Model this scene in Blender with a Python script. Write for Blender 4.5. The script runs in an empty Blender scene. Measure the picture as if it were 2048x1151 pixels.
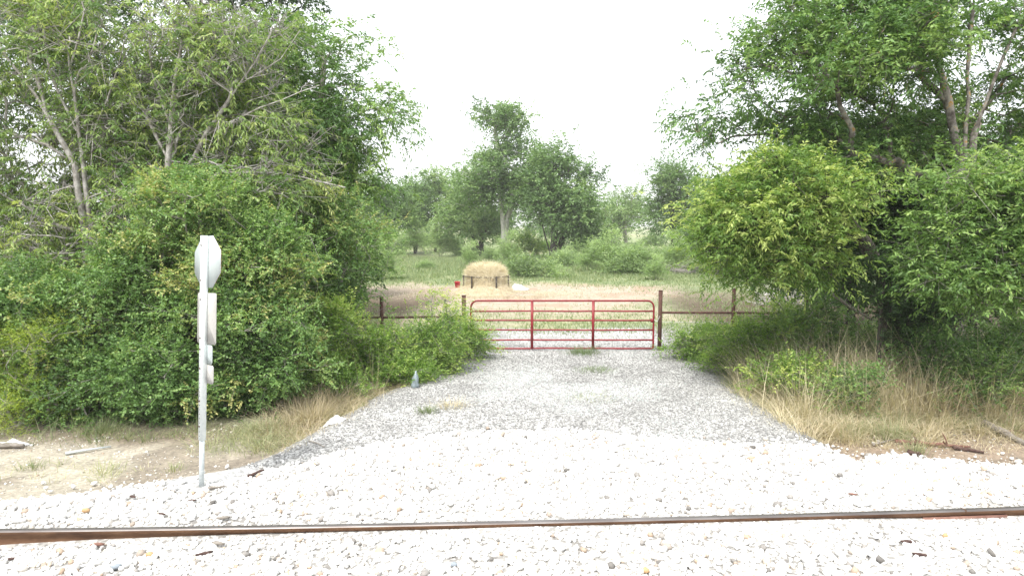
import bpy, math, random
import numpy as np
from mathutils import Vector
R = math.radians
PI = math.pi
rng = np.random.default_rng(7)
random.seed(7)

# ------------------------------------------------------------------ camera, sky, sun, exposure
scene = bpy.context.scene
col = scene.collection
H = 3.25                      # camera height above the ground at the gate
F = 1365.0                    # focal length in pixels of the 2048 px photograph
PITCH = R(5.25)
cam_d = bpy.data.cameras.new('camera')
cam = bpy.data.objects.new('camera', cam_d); col.objects.link(cam)
cam_d.sensor_width = 36; cam_d.lens = 36*F/2048
cam_d.clip_start = 0.1; cam_d.clip_end = 5000
cam.location = (0, 0, H); cam.rotation_euler = (PI/2-PITCH, 0, 0)
scene.camera = cam

SUN_EL, SUN_AZ = R(58), R(205)          # azimuth clockwise from +Y: high, behind the camera to the left
world = bpy.data.worlds.new('World'); scene.world = world; world.use_nodes = True
wn = world.node_tree; wn.nodes.clear()
sky = wn.nodes.new('ShaderNodeTexSky'); sky.sky_type = 'NISHITA'; sky.sun_disc = False
sky.sun_elevation = SUN_EL; sky.sun_rotation = SUN_AZ
sky.air_density = 1.0; sky.dust_density = 4.0; sky.ozone_density = 1.0
mixw = wn.nodes.new('ShaderNodeMix'); mixw.data_type = 'RGBA'
mixw.inputs[0].default_value = 0.88
mixw.inputs[7].default_value = (7.6, 7.8, 8.0, 1)     # overcast cloud deck over the blue
bg = wn.nodes.new('ShaderNodeBackground'); bg.inputs[1].default_value = 0.115
wo = wn.nodes.new('ShaderNodeOutputWorld')
wn.links.new(sky.outputs[0], mixw.inputs[6]); wn.links.new(mixw.outputs[2], bg.inputs[0]); wn.links.new(bg.outputs[0], wo.inputs[0])
sun_d = bpy.data.lights.new('sun', 'SUN'); sun_d.energy = 2.3; sun_d.angle = R(11); sun_d.color = (1, .965, .9)
sun = bpy.data.objects.new('sun', sun_d); col.objects.link(sun)
sv = Vector((math.sin(SUN_AZ)*math.cos(SUN_EL), math.cos(SUN_AZ)*math.cos(SUN_EL), math.sin(SUN_EL)))
sun.rotation_euler = sv.to_track_quat('Z', 'Y').to_euler()
scene.view_settings.view_transform = 'Standard'; scene.view_settings.look = 'None'
scene.view_settings.exposure = 1.15; scene.view_settings.gamma = 1

# ------------------------------------------------------------------ helpers
def ray(px, py):
    x = (px-1024)/F; v = (575.5-py)/F
    return np.array([x, math.cos(PITCH)+v*math.sin(PITCH), -math.sin(PITCH)+v*math.cos(PITCH)])
def P(px, py, Y):                        # world point seen at a photo pixel, Y metres ahead
    d = ray(px, py); return np.array([0, 0, H]) + d*(Y/d[1])
def mpp(Y):                              # metres per photo pixel
    return (Y*math.cos(PITCH)+.6)/F
def vnoise(x, y, s=0):
    x = np.asarray(x, float); y = np.asarray(y, float)
    xi = np.floor(x).astype(np.int64); yi = np.floor(y).astype(np.int64)
    fx = x-xi; fy = y-yi; fx = fx*fx*(3-2*fx); fy = fy*fy*(3-2*fy)
    def h(a, b):
        n = (a*374761393 + b*668265263 + s*2246822519) & 0xffffffff
        n = ((n ^ (n >> 13))*1274126177) & 0xffffffff
        return ((n ^ (n >> 16)) & 0xffff)/65535.0
    return (h(xi, yi)*(1-fx)+h(xi+1, yi)*fx)*(1-fy) + (h(xi, yi+1)*(1-fx)+h(xi+1, yi+1)*fx)*fy
def fbm(x, y, s=0, o=4):
    r = 0; a = .5; t = 0
    for k in range(o):
        r = r + a*vnoise(x*2**k, y*2**k, s+k*17); t += a; a *= .5
    return r/t
def sst(a, b, x):
    t = np.clip((np.asarray(x, float)-a)/(b-a), 0, 1); return t*t*(3-2*t)
def nrm(v): return v/np.maximum(np.linalg.norm(v, axis=-1, keepdims=True), 1e-9)

def mesh_obj(name, V, Fc, m, parent=None, base=(0, 0, 0), tint=None, smooth=False, rgb=None):
    V = np.asarray(V, float)-np.asarray(base, float); Fc = np.asarray(Fc, np.int64)
    me = bpy.data.meshes.new(name); k = Fc.shape[1]; n = len(Fc)
    me.vertices.add(len(V)); me.vertices.foreach_set('co', V.astype(np.float32).ravel())
    me.loops.add(n*k); me.loops.foreach_set('vertex_index', Fc.astype(np.int32).ravel())
    me.polygons.add(n); me.polygons.foreach_set('loop_start', np.arange(0, n*k, k, dtype=np.int32))
    if smooth: me.polygons.foreach_set('use_smooth', np.ones(n, bool))
    me.update(calc_edges=True)
    if tint is not None:
        a = me.attributes.new('tint', 'FLOAT', 'FACE'); a.data.foreach_set('value', np.asarray(tint, np.float32))
    if rgb is not None:
        a = me.attributes.new('soil', 'FLOAT_COLOR', 'POINT')
        a.data.foreach_set('color', np.hstack([rgb, np.ones((len(V), 1))]).astype(np.float32).ravel())
    me.materials.append(m)
    o = bpy.data.objects.new(name, me); col.objects.link(o)
    if parent is not None: o.parent = parent
    else: o.location = base
    return o
def tag(o, label=None, cat=None, group=None, kind=None):
    if label: o['label'] = label
    if cat: o['category'] = cat
    if group: o['group'] = group
    if kind: o['kind'] = kind
    return o
def empty(name, loc, label, cat, group=None):
    o = bpy.data.objects.new(name, None); col.objects.link(o); o.location = tuple(loc); o.empty_display_size = .2
    return tag(o, label, cat, group)

class MB:                                # collects boxes and tubes into one quad mesh
    def __init__(s): s.V = []; s.F = []; s.n = 0
    def add(s, v, f):
        s.V.append(np.asarray(v, float)); s.F.append(np.asarray(f)+s.n); s.n += len(v)
    def box(s, c, h, az=0, ax=None):
        X = np.array([math.cos(az), math.sin(az), 0]); Y = np.array([-math.sin(az), math.cos(az), 0]); Z = np.array([0, 0, 1.])
        if ax is not None: X, Y, Z = ax
        v = [np.asarray(c)+X*h[0]*a+Y*h[1]*b+Z*h[2]*d for a in (-1, 1) for b in (-1, 1) for d in (-1, 1)]
        s.add(v, [(0, 1, 3, 2), (4, 6, 7, 5), (0, 4, 5, 1), (2, 3, 7, 6), (0, 2, 6, 4), (1, 5, 7, 3)]); return s
    def tube(s, pts, r, n=8, cap=True):
        pts = np.asarray(pts, float); m = len(pts); r = np.broadcast_to(np.asarray(r, float), (m,))
        d = nrm(np.gradient(pts, axis=0)); ref = np.array([.31, .21, .93]) if abs(d[:, 2]).mean() < .8 else np.array([.1, .97, .2])
        u = nrm(np.cross(d, ref)); w = np.cross(d, u); a = np.arange(n)*2*PI/n
        v = pts[:, None]+r[:, None, None]*(np.cos(a)[None, :, None]*u[:, None]+np.sin(a)[None, :, None]*w[:, None])
        f = [(i*n+j, i*n+(j+1) % n, (i+1)*n+(j+1) % n, (i+1)*n+j) for i in range(m-1) for j in range(n)]
        v = v.reshape(-1, 3)
        if cap:
            v = np.vstack([v, pts[:1], pts[-1:]]); a0 = m*n
            f += [(a0, j+1 if j+1 < n else 0, j, a0) for j in range(0)]
            for j in range(0, n, 2):
                f.append((a0, (j+2) % n, j+1, j)); f.append((a0+1, (m-1)*n+j, (m-1)*n+j+1, (m-1)*n+(j+2) % n))
        s.add(v, f); return s
    def build(s, name, m, parent=None, base=(0, 0, 0), smooth=False):
        return mesh_obj(name, np.vstack(s.V), np.vstack(s.F), m, parent, base, smooth=smooth)

# ------------------------------------------------------------------ materials
def newmat(name):
    m = bpy.data.materials.new(name); m.use_nodes = True; nt = m.node_tree; nt.nodes.clear()
    out = nt.nodes.new('ShaderNodeOutputMaterial'); return m, nt, out
def ramp(nt, fac, stops):
    r = nt.nodes.new('ShaderNodeValToRGB'); e = r.color_ramp.elements
    while len(e) < len(stops): e.new(.5)
    for k, (p, c) in enumerate(stops): e[k].position = p; e[k].color = (*c, 1)
    nt.links.new(fac, r.inputs[0]); return r.outputs[0]
def noise(nt, scale, detail=4, rough=.6, vec=None, kind='noise'):
    t = nt.nodes.new('ShaderNodeTexNoise' if kind == 'noise' else 'ShaderNodeTexVoronoi'); t.inputs['Scale'].default_value = scale
    if kind == 'noise': t.inputs['Detail'].default_value = detail; t.inputs['Roughness'].default_value = rough
    if vec is None:
        tc = nt.nodes.new('ShaderNodeTexCoord'); vec = tc.outputs['Object']
    nt.links.new(vec, t.inputs['Vector']); return t
def stretch(nt, sc):
    tc = nt.nodes.new('ShaderNodeTexCoord'); mp = nt.nodes.new('ShaderNodeMapping'); mp.inputs['Scale'].default_value = sc
    nt.links.new(tc.outputs['Object'], mp.inputs['Vector']); return mp.outputs[0]
def bump(nt, h, b, strength, dist):
    n = nt.nodes.new('ShaderNodeBump'); n.inputs['Strength'].default_value = strength; n.inputs['Distance'].default_value = dist
    nt.links.new(h, n.inputs['Height']); nt.links.new(n.outputs[0], b.inputs['Normal'])
def leafmat(name, stops, trans=.26, gloss=.35, k=1.85, ds=.04):
    kk = k
    stops = [(p, tuple((q*(1-ds)+ds*(c[0]*.3+c[1]*.6+c[2]*.1))*(k*(.75 if p == 0 and k > 1 else 1)) for q in c)) for p, c in stops]
    m, nt, out = newmat(name)
    at = nt.nodes.new('ShaderNodeAttribute'); at.attribute_name = 'tint'
    c = ramp(nt, at.outputs['Fac'], stops)
    b = nt.nodes.new('ShaderNodeBsdfPrincipled'); nt.links.new(c, b.inputs['Base Color'])
    b.inputs['Roughness'].default_value = .5; b.inputs['Specular IOR Level'].default_value = gloss
    t = nt.nodes.new('ShaderNodeBsdfTranslucent')
    g = nt.nodes.new('ShaderNodeMix'); g.data_type = 'RGBA'; g.blend_type = 'MULTIPLY'; g.inputs[0].default_value = 1
    g.inputs[7].default_value = (1.25, 1.35, .6, 1); nt.links.new(c, g.inputs[6]); nt.links.new(g.outputs[2], t.inputs[0])
    x = nt.nodes.new('ShaderNodeMixShader'); x.inputs[0].default_value = trans
    nt.links.new(b.outputs[0], x.inputs[1]); nt.links.new(t.outputs[0], x.inputs[2]); nt.links.new(x.outputs[0], out.inputs[0]); return m
def solid(name, stops, scale=8, rough=.7, metal=0, bmp=.3, bdist=.01, sc=None, spec=.4, tint=False, detail=5):
    m, nt, out = newmat(name)
    b = nt.nodes.new('ShaderNodeBsdfPrincipled'); b.inputs['Roughness'].default_value = rough; b.inputs['Metallic'].default_value = metal
    b.inputs['Specular IOR Level'].default_value = spec
    t = noise(nt, scale, detail, .65, stretch(nt, sc) if sc else None)
    if tint:
        at = nt.nodes.new('ShaderNodeAttribute'); at.attribute_name = 'tint'; c = ramp(nt, at.outputs['Fac'], stops)
        mx = nt.nodes.new('ShaderNodeMix'); mx.data_type = 'RGBA'; mx.blend_type = 'MULTIPLY'; mx.inputs[0].default_value = .5
        nt.links.new(c, mx.inputs[6]); nt.links.new(ramp(nt, t.outputs['Fac'], [(.3, (.6, .6, .6)), (.6, (1, 1, 1))]), mx.inputs[7]); c = mx.outputs[2]
    else: c = ramp(nt, t.outputs['Fac'], stops)
    nt.links.new(c, b.inputs['Base Color'])
    if bmp: bump(nt, t.outputs['Fac'], b, bmp, bdist)
    nt.links.new(b.outputs[0], out.inputs[0]); return m

LM = {
 'deep':  leafmat('leaf_deep_shaded', [(0, (.018, .045, .014)), (.5, (.045, .098, .028)), (1, (.10, .17, .045))], k=1.15),  # backdrop leaves: albedo lowered, canopy shade put into the colour
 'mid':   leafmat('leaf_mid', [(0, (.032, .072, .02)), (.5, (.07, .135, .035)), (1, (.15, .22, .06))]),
 'light': leafmat('leaf_light', [(0, (.06, .115, .03)), (.5, (.14, .20, .06)), (1, (.29, .32, .12))], .36),
 'fresh': leafmat('leaf_fresh', [(0, (.045, .10, .022)), (.5, (.105, .18, .045)), (1, (.22, .29, .09))], .32, k=1.65),
 'lime':  leafmat('leaf_lime', [(0, (.07, .14, .03)), (.5, (.145, .225, .055)), (1, (.29, .34, .11))], .42, k=1.6),
 'privet': leafmat('leaf_privet', [(0, (.035, .074, .022)), (.5, (.095, .17, .05)), (.85, (.17, .235, .075)), (1, (.27, .26, .10))], .3, k=1.75),
 'cedar': leafmat('leaf_cedar', [(0, (.06, .11, .015)), (.5, (.13, .20, .025)), (1, (.26, .31, .04))], .3),
 'grey':  leafmat('leaf_greygreen', [(0, (.10, .15, .065)), (.5, (.18, .25, .11)), (1, (.30, .36, .17))], .35),
 'far':   leafmat('leaf_far', [(0, (.047, .085, .034)), (.5, (.09, .148, .054)), (1, (.17, .23, .092))], .3, ds=0, k=1.8),
 'weed':  leafmat('leaf_weed', [(0, (.06, .12, .02)), (.5, (.14, .22, .045)), (1, (.30, .33, .10))], .4),
 'dry':   leafmat('straw', [(0, (.24, .18, .12)), (.5, (.46, .38, .26)), (1, (.70, .62, .46))], .25, .15, 1),
 'drygreen': leafmat('straw_green', [(0, (.14, .19, .09)), (.5, (.30, .33, .18)), (1, (.55, .51, .34))], .3, .15, 1),
 'turf':  leafmat('turf', [(0, (.15, .21, .10)), (.5, (.26, .32, .17)), (1, (.46, .46, .29))], .3, .15, 1),
 'hay':   leafmat('hay', [(0, (.42, .33, .20)), (.5, (.66, .58, .45)), (1, (.82, .75, .62))], .2, .1, 1),
}
bark_dark = solid('bark_dark', [(.3, (.025, .021, .018)), (.6, (.07, .06, .052)), (.8, (.13, .12, .105))], 14, .9, bmp=.8, bdist=.02, sc=(1, 1, .25))
bark_grey = solid('bark_grey', [(.3, (.15, .13, .11)), (.5, (.30, .28, .25)), (.7, (.46, .44, .41))], 12, .9, bmp=.6, bdist=.015, sc=(1, 1, .4))
bark_ash = solid('bark_ash', [(.3, (.14, .125, .11)), (.46, (.30, .28, .26)), (.6, (.45, .43, .41)), (.75, (.60, .59, .57))], 9, .9, bmp=.5, bdist=.01)
bark_pale = solid('bark_pale', [(.3, (.30, .28, .25)), (.5, (.50, .48, .45)), (.7, (.64, .62, .59))], 12, .85, bmp=.4, bdist=.01, sc=(1, 1, .4))
bark_lichen = solid('bark_lichen', [(.32, (.05, .04, .034)), (.46, (.13, .115, .10)), (.58, (.26, .25, .22)), (.64, (.30, .18, .05))], 6, .9, bmp=.8, bdist=.02)
rust = solid('rusty_pipe', [(.3, (.055, .026, .020)), (.55, (.115, .056, .042)), (.8, (.19, .105, .075))], 18, .75, metal=.2, bmp=.2, bdist=.003)
rail_side = solid('rail_rust', [(.3, (.075, .035, .018)), (.55, (.14, .072, .038)), (.8, (.21, .12, .065))], 11, .8, metal=.1, bmp=.25, bdist=.004, sc=(.3, 1, 1))
rail_top = solid('rail_head_steel', [(.3, (.10, .085, .08)), (.6, (.19, .175, .17)), (.8, (.26, .25, .245))], 9, .42, metal=.6, bmp=.05, bdist=.001, sc=(.15, 2, 1))
plate = solid('joint_bar_rust', [(.3, (.15, .07, .05)), (.6, (.24, .13, .10)), (.8, (.32, .20, .15))], 12, .8, bmp=.2, bdist=.003)
red = solid('red_gate_paint', [(.25, (.15, .008, .013)), (.5, (.24, .014, .022)), (.75, (.32, .045, .045))], 9, .42, bmp=.05, bdist=.001, spec=.5)
galv = solid('galvanised_steel', [(.3, (.40, .44, .45)), (.6, (.56, .60, .61)), (.8, (.66, .69, .70))], 30, .5, metal=.25, bmp=.05, bdist=.001)
whitep = solid('pale_sign_post', [(.3, (.62, .67, .67)), (.6, (.74, .78, .78))], 20, .5, metal=.1, bmp=.05, bdist=.001)
sign_back = solid('aluminium_sign_back', [(.3, (.40, .45, .455)), (.6, (.47, .52, .52)), (.8, (.51, .55, .55))], 5, .5, metal=.15, bmp=0)
sign_warm = solid('warm_aluminium_back', [(.3, (.41, .40, .385)), (.6, (.47, .46, .44))], 6, .5, metal=.1, bmp=0)
hole = solid('dark_hole', [(.3, (.04, .04, .04)), (.7, (.08, .08, .08))], 20, .9, bmp=0)
black_steel = solid('dark_feeder_steel', [(.3, (.025, .02, .018)), (.6, (.06, .05, .045)), (.8, (.12, .085, .07))], 20, .7, metal=.3, bmp=.1, bdist=.002)
wood_grey = solid('weathered_wood', [(.3, (.12, .10, .085)), (.55, (.26, .235, .205)), (.8, (.40, .37, .33))], 18, .9, bmp=.7, bdist=.006, sc=(.3, 2, 2))
wood_dark = solid('dark_wood', [(.3, (.035, .02, .018)), (.6, (.10, .06, .05)), (.8, (.18, .12, .10))], 18, .9, bmp=.6, bdist=.006)
wood_red = solid('reddish_wood', [(.3, (.13, .06, .045)), (.6, (.24, .13, .10)), (.8, (.34, .22, .18))], 18, .9, bmp=.6, bdist=.006)
stone_m = solid('limestone', [(0, (.16, .15, .14)), (.06, (.34, .32, .30)), (.12, (.44, .33, .24)), (.17, (.60, .53, .44)), (.3, (.58, .565, .54)), (.6, (.74, .735, .72)), (1, (.84, .835, .825))], 25, .85, bmp=.3, bdist=.004, tint=True)
grit_m = solid('crushed_gravel', [(0, (.23, .227, .222)), (.3, (.29, .286, .28)), (.55, (.35, .345, .338)), (.75, (.46, .515, .505)), (1, (.82, .81, .80))], 40, .9, bmp=.3, bdist=.003, tint=True)
white_plastic = solid('white_plastic', [(.3, (.66, .68, .68)), (.7, (.80, .81, .81))], 6, .4, bmp=.3, bdist=.01)
red_plastic = solid('red_plastic', [(.3, (.42, .01, .03)), (.7, (.55, .03, .06))], 5, .4, bmp=.02)
ochre = solid('ochre_stone', [(.3, (.38, .23, .11)), (.7, (.55, .38, .22))], 14, .9, bmp=.3)
bluegrey = solid('blue_grey_stone', [(.3, (.20, .23, .26)), (.7, (.34, .38, .42))], 14, .9, bmp=.3)
def ground_mat():
    m, nt, out = newmat('soil_and_turf'); b = nt.nodes.new('ShaderNodeBsdfPrincipled')
    b.inputs['Roughness'].default_value = .95; b.inputs['Specular IOR Level'].default_value = .15
    at = nt.nodes.new('ShaderNodeAttribute'); at.attribute_name = 'soil'
    n1 = noise(nt, 2.2, 8, .7); n2 = noise(nt, 16, 6, .75)
    prev = at.outputs['Color']
    for n, lo, hi, k in ((n1, .62, 1.2, .8), (n2, .5, 1.35, .9)):
        mx = nt.nodes.new('ShaderNodeMix'); mx.data_type = 'RGBA'; mx.blend_type = 'MULTIPLY'; mx.inputs[0].default_value = k
        nt.links.new(prev, mx.inputs[6]); nt.links.new(ramp(nt, n.outputs['Fac'], [(.3, (lo, lo, lo)), (.7, (hi, hi, hi*.98))]), mx.inputs[7]); prev = mx.outputs[2]
    nt.links.new(prev, b.inputs['Base Color']); bump(nt, n2.outputs['Fac'], b, .7, .04)
    nt.links.new(b.outputs[0], out.inputs[0]); return m
def gravel_mat(name, c0, c1, c2, scale, patch):
    m, nt, out = newmat(name); b = nt.nodes.new('ShaderNodeBsdfPrincipled'); b.inputs['Roughness'].default_value = .95
    b.inputs['Specular IOR Level'].default_value = .15
    v = noise(nt, scale, kind='vor'); n = noise(nt, patch, 6, .7)
    s = nt.nodes.new('ShaderNodeSeparateColor'); nt.links.new(v.outputs['Color'], s.inputs[0])
    a = nt.nodes.new('ShaderNodeMath'); a.operation = 'MULTIPLY_ADD'; nt.links.new(n.outputs['Fac'], a.inputs[0]); a.inputs[1].default_value = 1.3; 
    s2 = nt.nodes.new('ShaderNodeMath'); s2.operation = 'MULTIPLY_ADD'; nt.links.new(s.outputs[0], s2.inputs[0]); s2.inputs[1].default_value = .75; s2.inputs[2].default_value = -.5
    nt.links.new(s2.outputs[0], a.inputs[2])
    nt.links.new(ramp(nt, a.outputs[0], [(.1, c0), (.45, c1), (.8, c2)]), b.inputs['Base Color'])
    bump(nt, v.outputs['Distance'], b, -.8, .02)
    nt.links.new(b.outputs[0], out.inputs[0]); return m
soil_m = ground_mat()
drive_m = gravel_mat('driveway_gravel', (.22, .217, .212), (.33, .325, .318), (.54, .535, .525), 38, .9)
bed_shade_m = gravel_mat('ballast_bed', (.20, .19, .18), (.36, .35, .33), (.58, .57, .55), 26, 1.5)  # bed coloured darker so gaps between stones show painted crevice shadow

# ------------------------------------------------------------------ terrain
def ground_px(px, py, z=0.0):            # point on level z seen at a photo pixel
    d = ray(px, py); return np.array([0, 0, H])+d*((z-H)/d[2])
RZ = 0.36                                 # rail head level
rl = [ground_px(0, 1058, RZ), ground_px(1024, 1041.5, RZ), ground_px(2048, 1013, RZ)]
rp = np.polyfit([p[0] for p in rl], [p[1] for p in rl], 2)
def rail_y(x): x = np.clip(x, -12, 12); return np.polyval(rp, x)
_lx = np.array([ground_px(a, b, .08)[:2] for a, b in ((300, 1000), (500, 960), (600, 918), (655, 880), (775, 800), (880, 745), (980, 700), (1010, 668))])
_rx = np.array([ground_px(a, b, .08)[:2] for a, b in ((1640, 960), (1615, 905), (1575, 872), (1470, 800), (1340, 700), (1300, 665))])
YO = [0, 11, 11.5, 12.5, 13.4, 14.5, 16.5, 17.5, 19, 21, 26.5, 33, 40, 42, 46, 52, 60, 72, 3000]
YN = [0, 9.9, 10.4, 11.5, 12.5, 13.9, 16.3, 17.5, 19.6, 22.5, 31, 43, 60, 66, 72, 80, 92, 112, 4600]
def YR(y): return float(np.interp(y, YO, YN))
def edges(Y):                             # left and right edge of the driveway
    return np.interp(Y, _lx[:, 1], _lx[:, 0]), np.interp(Y, _rx[:, 1], _rx[:, 0])
def height(x, y):
    x = np.asarray(x, float); y = np.asarray(y, float)
    dy = y-rail_y(x)
    side = np.interp(dy, [-9, -1.2, .3, .7, 1.4, 2.2, 6], [.0, RZ-.07, RZ-.045, RZ-.08, .11, -.03, -.02])
    l, r = edges(y); dr = np.interp(dy, [0, .3, 1.0, 3, 6, 9, 11.3], [RZ-.045, RZ-.04, RZ-.07, .22, .12, .02, 0])
    m = sst(-.75, .05, np.minimum(x-l, (r-x)*1.0))*sst(19, 16, y)
    z = side*(1-m)+np.maximum(dr, side)*m
    near = sst(.3, -.1, dy)              # camera side of the rail: ballast against the web
    lvl = RZ-np.interp(x, [-8, -5.2, -4.0, -2.6, 0, 3.2, 4.2, 5.5, 8], [.215, .195, .135, .095, .06, .065, .10, .11, .11])
    z = z*(1-near)+np.minimum(lvl, z+.02)*near
    z = z + (fbm(x*.5, y*.5, 3)-.5)*.10*sst(7.6, 10, y)*(1-m*.6) + (fbm(x*.08, y*.08, 5)-.5)*.5*sst(30, 80, y)
    return z
def gz(x, y): return float(height(np.array([x]), np.array([y]))[0])
def G(px, py):                            # photo pixel -> terrain
    z = 0
    for k in range(6):
        p = ground_px(px, py, z); z = gz(p[0], p[1])
    return np.array([p[0], p[1], z])
def lin(*a):
    return np.unique(np.round(np.concatenate([np.linspace(*q) for q in a]), 4))
def in_tri(): pass
ex = np.array([G(*p)[:2] for p in ((-150, 1003), (0, 1003), (200, 990), (400, 982), (480, 962), (600, 928), (700, 902), (850, 872), (1024, 860), (1150, 860), (1300, 876), (1600, 893), (1800, 918), (2048, 930), (2200, 935))])
def bal_edge(x): return np.interp(x, ex[:, 0], ex[:, 1])
def soil_rgb(x, y):
    yo = np.interp(y, YN, YO); x = x*yo/np.maximum(y, .1)*np.where(y > 0, 1, 0)+np.where(y > 0, 0, x); y = yo
    n1 = fbm(x*.35, y*.35, 11); n2 = fbm(x*1.1, y*1.1, 12); n3 = fbm(x*.15, y*.3, 13)
    c = np.zeros((len(x), 3))
    def put(col_, w): c[:] = c*(1-w[:, None])+np.array(col_)*w[:, None]
    one = np.ones(len(x))
    put((.27, .32, .18), one)                                          # thin turf
    put((.34, .36, .21), sst(.45, .62, n2))
    hx, hy = -1.05, 26.5
    d = np.hypot((x-hx)*.42, (y-hy)*1.0)
    bare = sst(5.2, 2.2, d+(n1-.5)*5)*sst(18.2, 21.0, y+(n2-.5)*2)
    put((.46, .38, .31), bare*.95)                                      # trampled bare earth and spilt hay
    band = sst(25.5, 22.5, y)*sst(19.5, 21.5, y)*sst(.38, .55, n1)
    put((.46, .39, .31), band*.7)
    put((.38, .24, .17), sst(.55, .68, n2)*bare*.45)
    put((.36, .35, .34), sst(20.8, 19.0, y+(n1-.5)*3)*sst(-1.6, -.4, x)*sst(6, 4.4, x))
    far = sst(33, 40, y); put((.26, .31, .16), far*.8); put((.40, .38, .22), far*sst(.5, .7, n1)*.7)
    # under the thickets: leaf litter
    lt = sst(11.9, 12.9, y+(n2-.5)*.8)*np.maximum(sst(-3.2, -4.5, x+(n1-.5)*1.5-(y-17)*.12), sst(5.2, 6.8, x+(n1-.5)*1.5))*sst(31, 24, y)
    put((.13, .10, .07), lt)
    # verge between ballast and brush: pale sandy dirt
    vg = sst(12.4, 11.8, y+(n2-.5)*.6)
    put((.36, .315, .265), vg); put((.47, .425, .355), vg*sst(.45, .6, n1)*sst(-2, -3, x)); put((.34, .26, .20), vg*sst(2, 4, x)*.8)
    put((.25, .21, .17), vg*sst(.50, .66, n2)*.7)
    put((.27, .22, .17), vg*sst(10.9, 11.5, y)*.8)
    return c
def grid_mesh(name, xs, ys, m, dz=0, keep=None, rgb=False, smooth=True):
    X, Y = np.meshgrid(xs, ys); X = X.ravel(); Y = Y.ravel(); Z = height(X, Y)+dz
    nx = len(xs); i = (np.arange(len(ys)-1)[:, None]*nx+np.arange(nx-1)[None]).ravel()
    f = np.stack([i, i+1, i+nx+1, i+nx], 1)
    if keep is not None:
        cx = X[f].mean(1); cy = Y[f].mean(1); f = f[keep(cx, cy)]
        u, inv = np.unique(f, return_inverse=True); f = inv.reshape(f.shape); X, Y, Z = X[u], Y[u], Z[u]
    return mesh_obj(name, np.stack([X, Y, Z], 1), f, m, rgb=soil_rgb(X, Y) if rgb else None, smooth=smooth)
gxs = lin((-1800, -200, 12), (-200, -30, 18), (-30, -12, 40), (-12, 12, 200), (12, 30, 40), (30, 200, 18), (200, 1800, 12))
gys = lin((-300, 0, 12), (0, 5, 6), (5, 32, 260), (32, 60, 110), (60, 200, 28), (200, 3000, 14))
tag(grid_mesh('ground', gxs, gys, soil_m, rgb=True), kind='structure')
def kd(x, y):
    l, r = edges(y); w = (fbm(x*1.3, y*1.3, 31)-.5)*.8
    return (x > l-.35+w) & (x < r+.15+w) & (y < 21.4+w*2) & (y > 7.3)
tag(grid_mesh('driveway', lin((-5, 7, 170)), lin((7, 23, 210)), drive_m, dz=.008, keep=kd), kind='structure')
def kb(x, y): return y < bal_edge(x)+(fbm(x*2.2, y*2.2, 33)-.5)*.5
tag(grid_mesh('ballast_bed', lin((-13, 13, 260)), lin((2, 12.6, 130)), bed_shade_m, dz=.016, keep=kb), kind='structure')

# ------------------------------------------------------------------ stones
def ico():
    t = (1+5**.5)/2
    v = np.array([(-1, t, 0), (1, t, 0), (-1, -t, 0), (1, -t, 0), (0, -1, t), (0, 1, t), (0, -1, -t), (0, 1, -t), (t, 0, -1), (t, 0, 1), (-t, 0, -1), (-t, 0, 1)], float)
    f = np.array([(0, 11, 5), (0, 5, 1), (0, 1, 7), (0, 7, 10), (0, 10, 11), (1, 5, 9), (5, 11, 4), (11, 10, 2), (10, 7, 6), (7, 1, 8), (3, 9, 4), (3, 4, 2), (3, 2, 6), (3, 6, 8), (3, 8, 9), (4, 9, 5), (2, 4, 11), (6, 2, 10), (8, 6, 7), (9, 8, 1)])
    return nrm(v), f
def octa():
    v = np.array([(1, 0, 0), (-1, 0, 0), (0, 1, 0), (0, -1, 0), (0, 0, 1), (0, 0, -1)], float)
    return v, np.array([(0, 2, 4), (2, 1, 4), (1, 3, 4), (3, 0, 4), (2, 0, 5), (1, 2, 5), (3, 1, 5), (0, 3, 5)])
def stones(name, pts, rad, tint, shape, m, jit=.28, sink=.2, flat=(.6, .95)):
    v, f = shape; n = len(pts)
    a = rng.uniform(0, 2*PI, n); b = rng.normal(0, .5, n); c = rng.normal(0, .5, n)
    s = np.stack([rng.uniform(.8, 1.45, n), rng.uniform(.65, 1.05, n), rng.uniform(*flat, n)], 1)*rad[:, None]
    L = v[None]*(1+rng.uniform(-jit, jit, (n, len(v), 1)))+rng.normal(0, jit*.25, (n, len(v), 3)); L = L*s[:, None]
    ca, sa = np.cos(a), np.sin(a); cb, sb = np.cos(b), np.sin(b); cc, sc = np.cos(c), np.sin(c)
    x, y, z = L[..., 0], L[..., 1], L[..., 2]
    y, z = y*cb[:, None]-z*sb[:, None], y*sb[:, None]+z*cb[:, None]
    x, z = x*cc[:, None]+z*sc[:, None], -x*sc[:, None]+z*cc[:, None]
    x, y = x*ca[:, None]-y*sa[:, None], x*sa[:, None]+y*ca[:, None]
    V = np.stack([x, y, z], -1)+pts[:, None]; V[..., 2] += (rad*(1-sink)*.55)[:, None]
    Fc = (f[None]+(np.arange(n)*len(v))[:, None, None]).reshape(-1, 3)
    return mesh_obj(name, V.reshape(-1, 3), Fc, m, tint=np.repeat(tint, len(f)))
def scatter(x0, x1, y0, y1, dens):
    n = int((x1-x0)*(y1-y0)*dens); return rng.uniform(x0, x1, n), rng.uniform(y0, y1, n)
def on(x, y, dz=0): return np.stack([x, y, height(x, y)+dz], 1)
x, y = scatter(-8.8, 8.8, 4.4, 11.5, 560)
e = bal_edge(x); w = (fbm(x*2.2, y*2.2, 33)-.5)*.5; dy = y-rail_y(x)
k = (y < e+w) | (rng.random(len(x)) < .10*np.exp(-np.maximum(y-e-w, 0)*3.2))
k &= ((dy < -.075) | (dy > .075)) & (np.abs(x) < .80*y+2.0)
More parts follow.
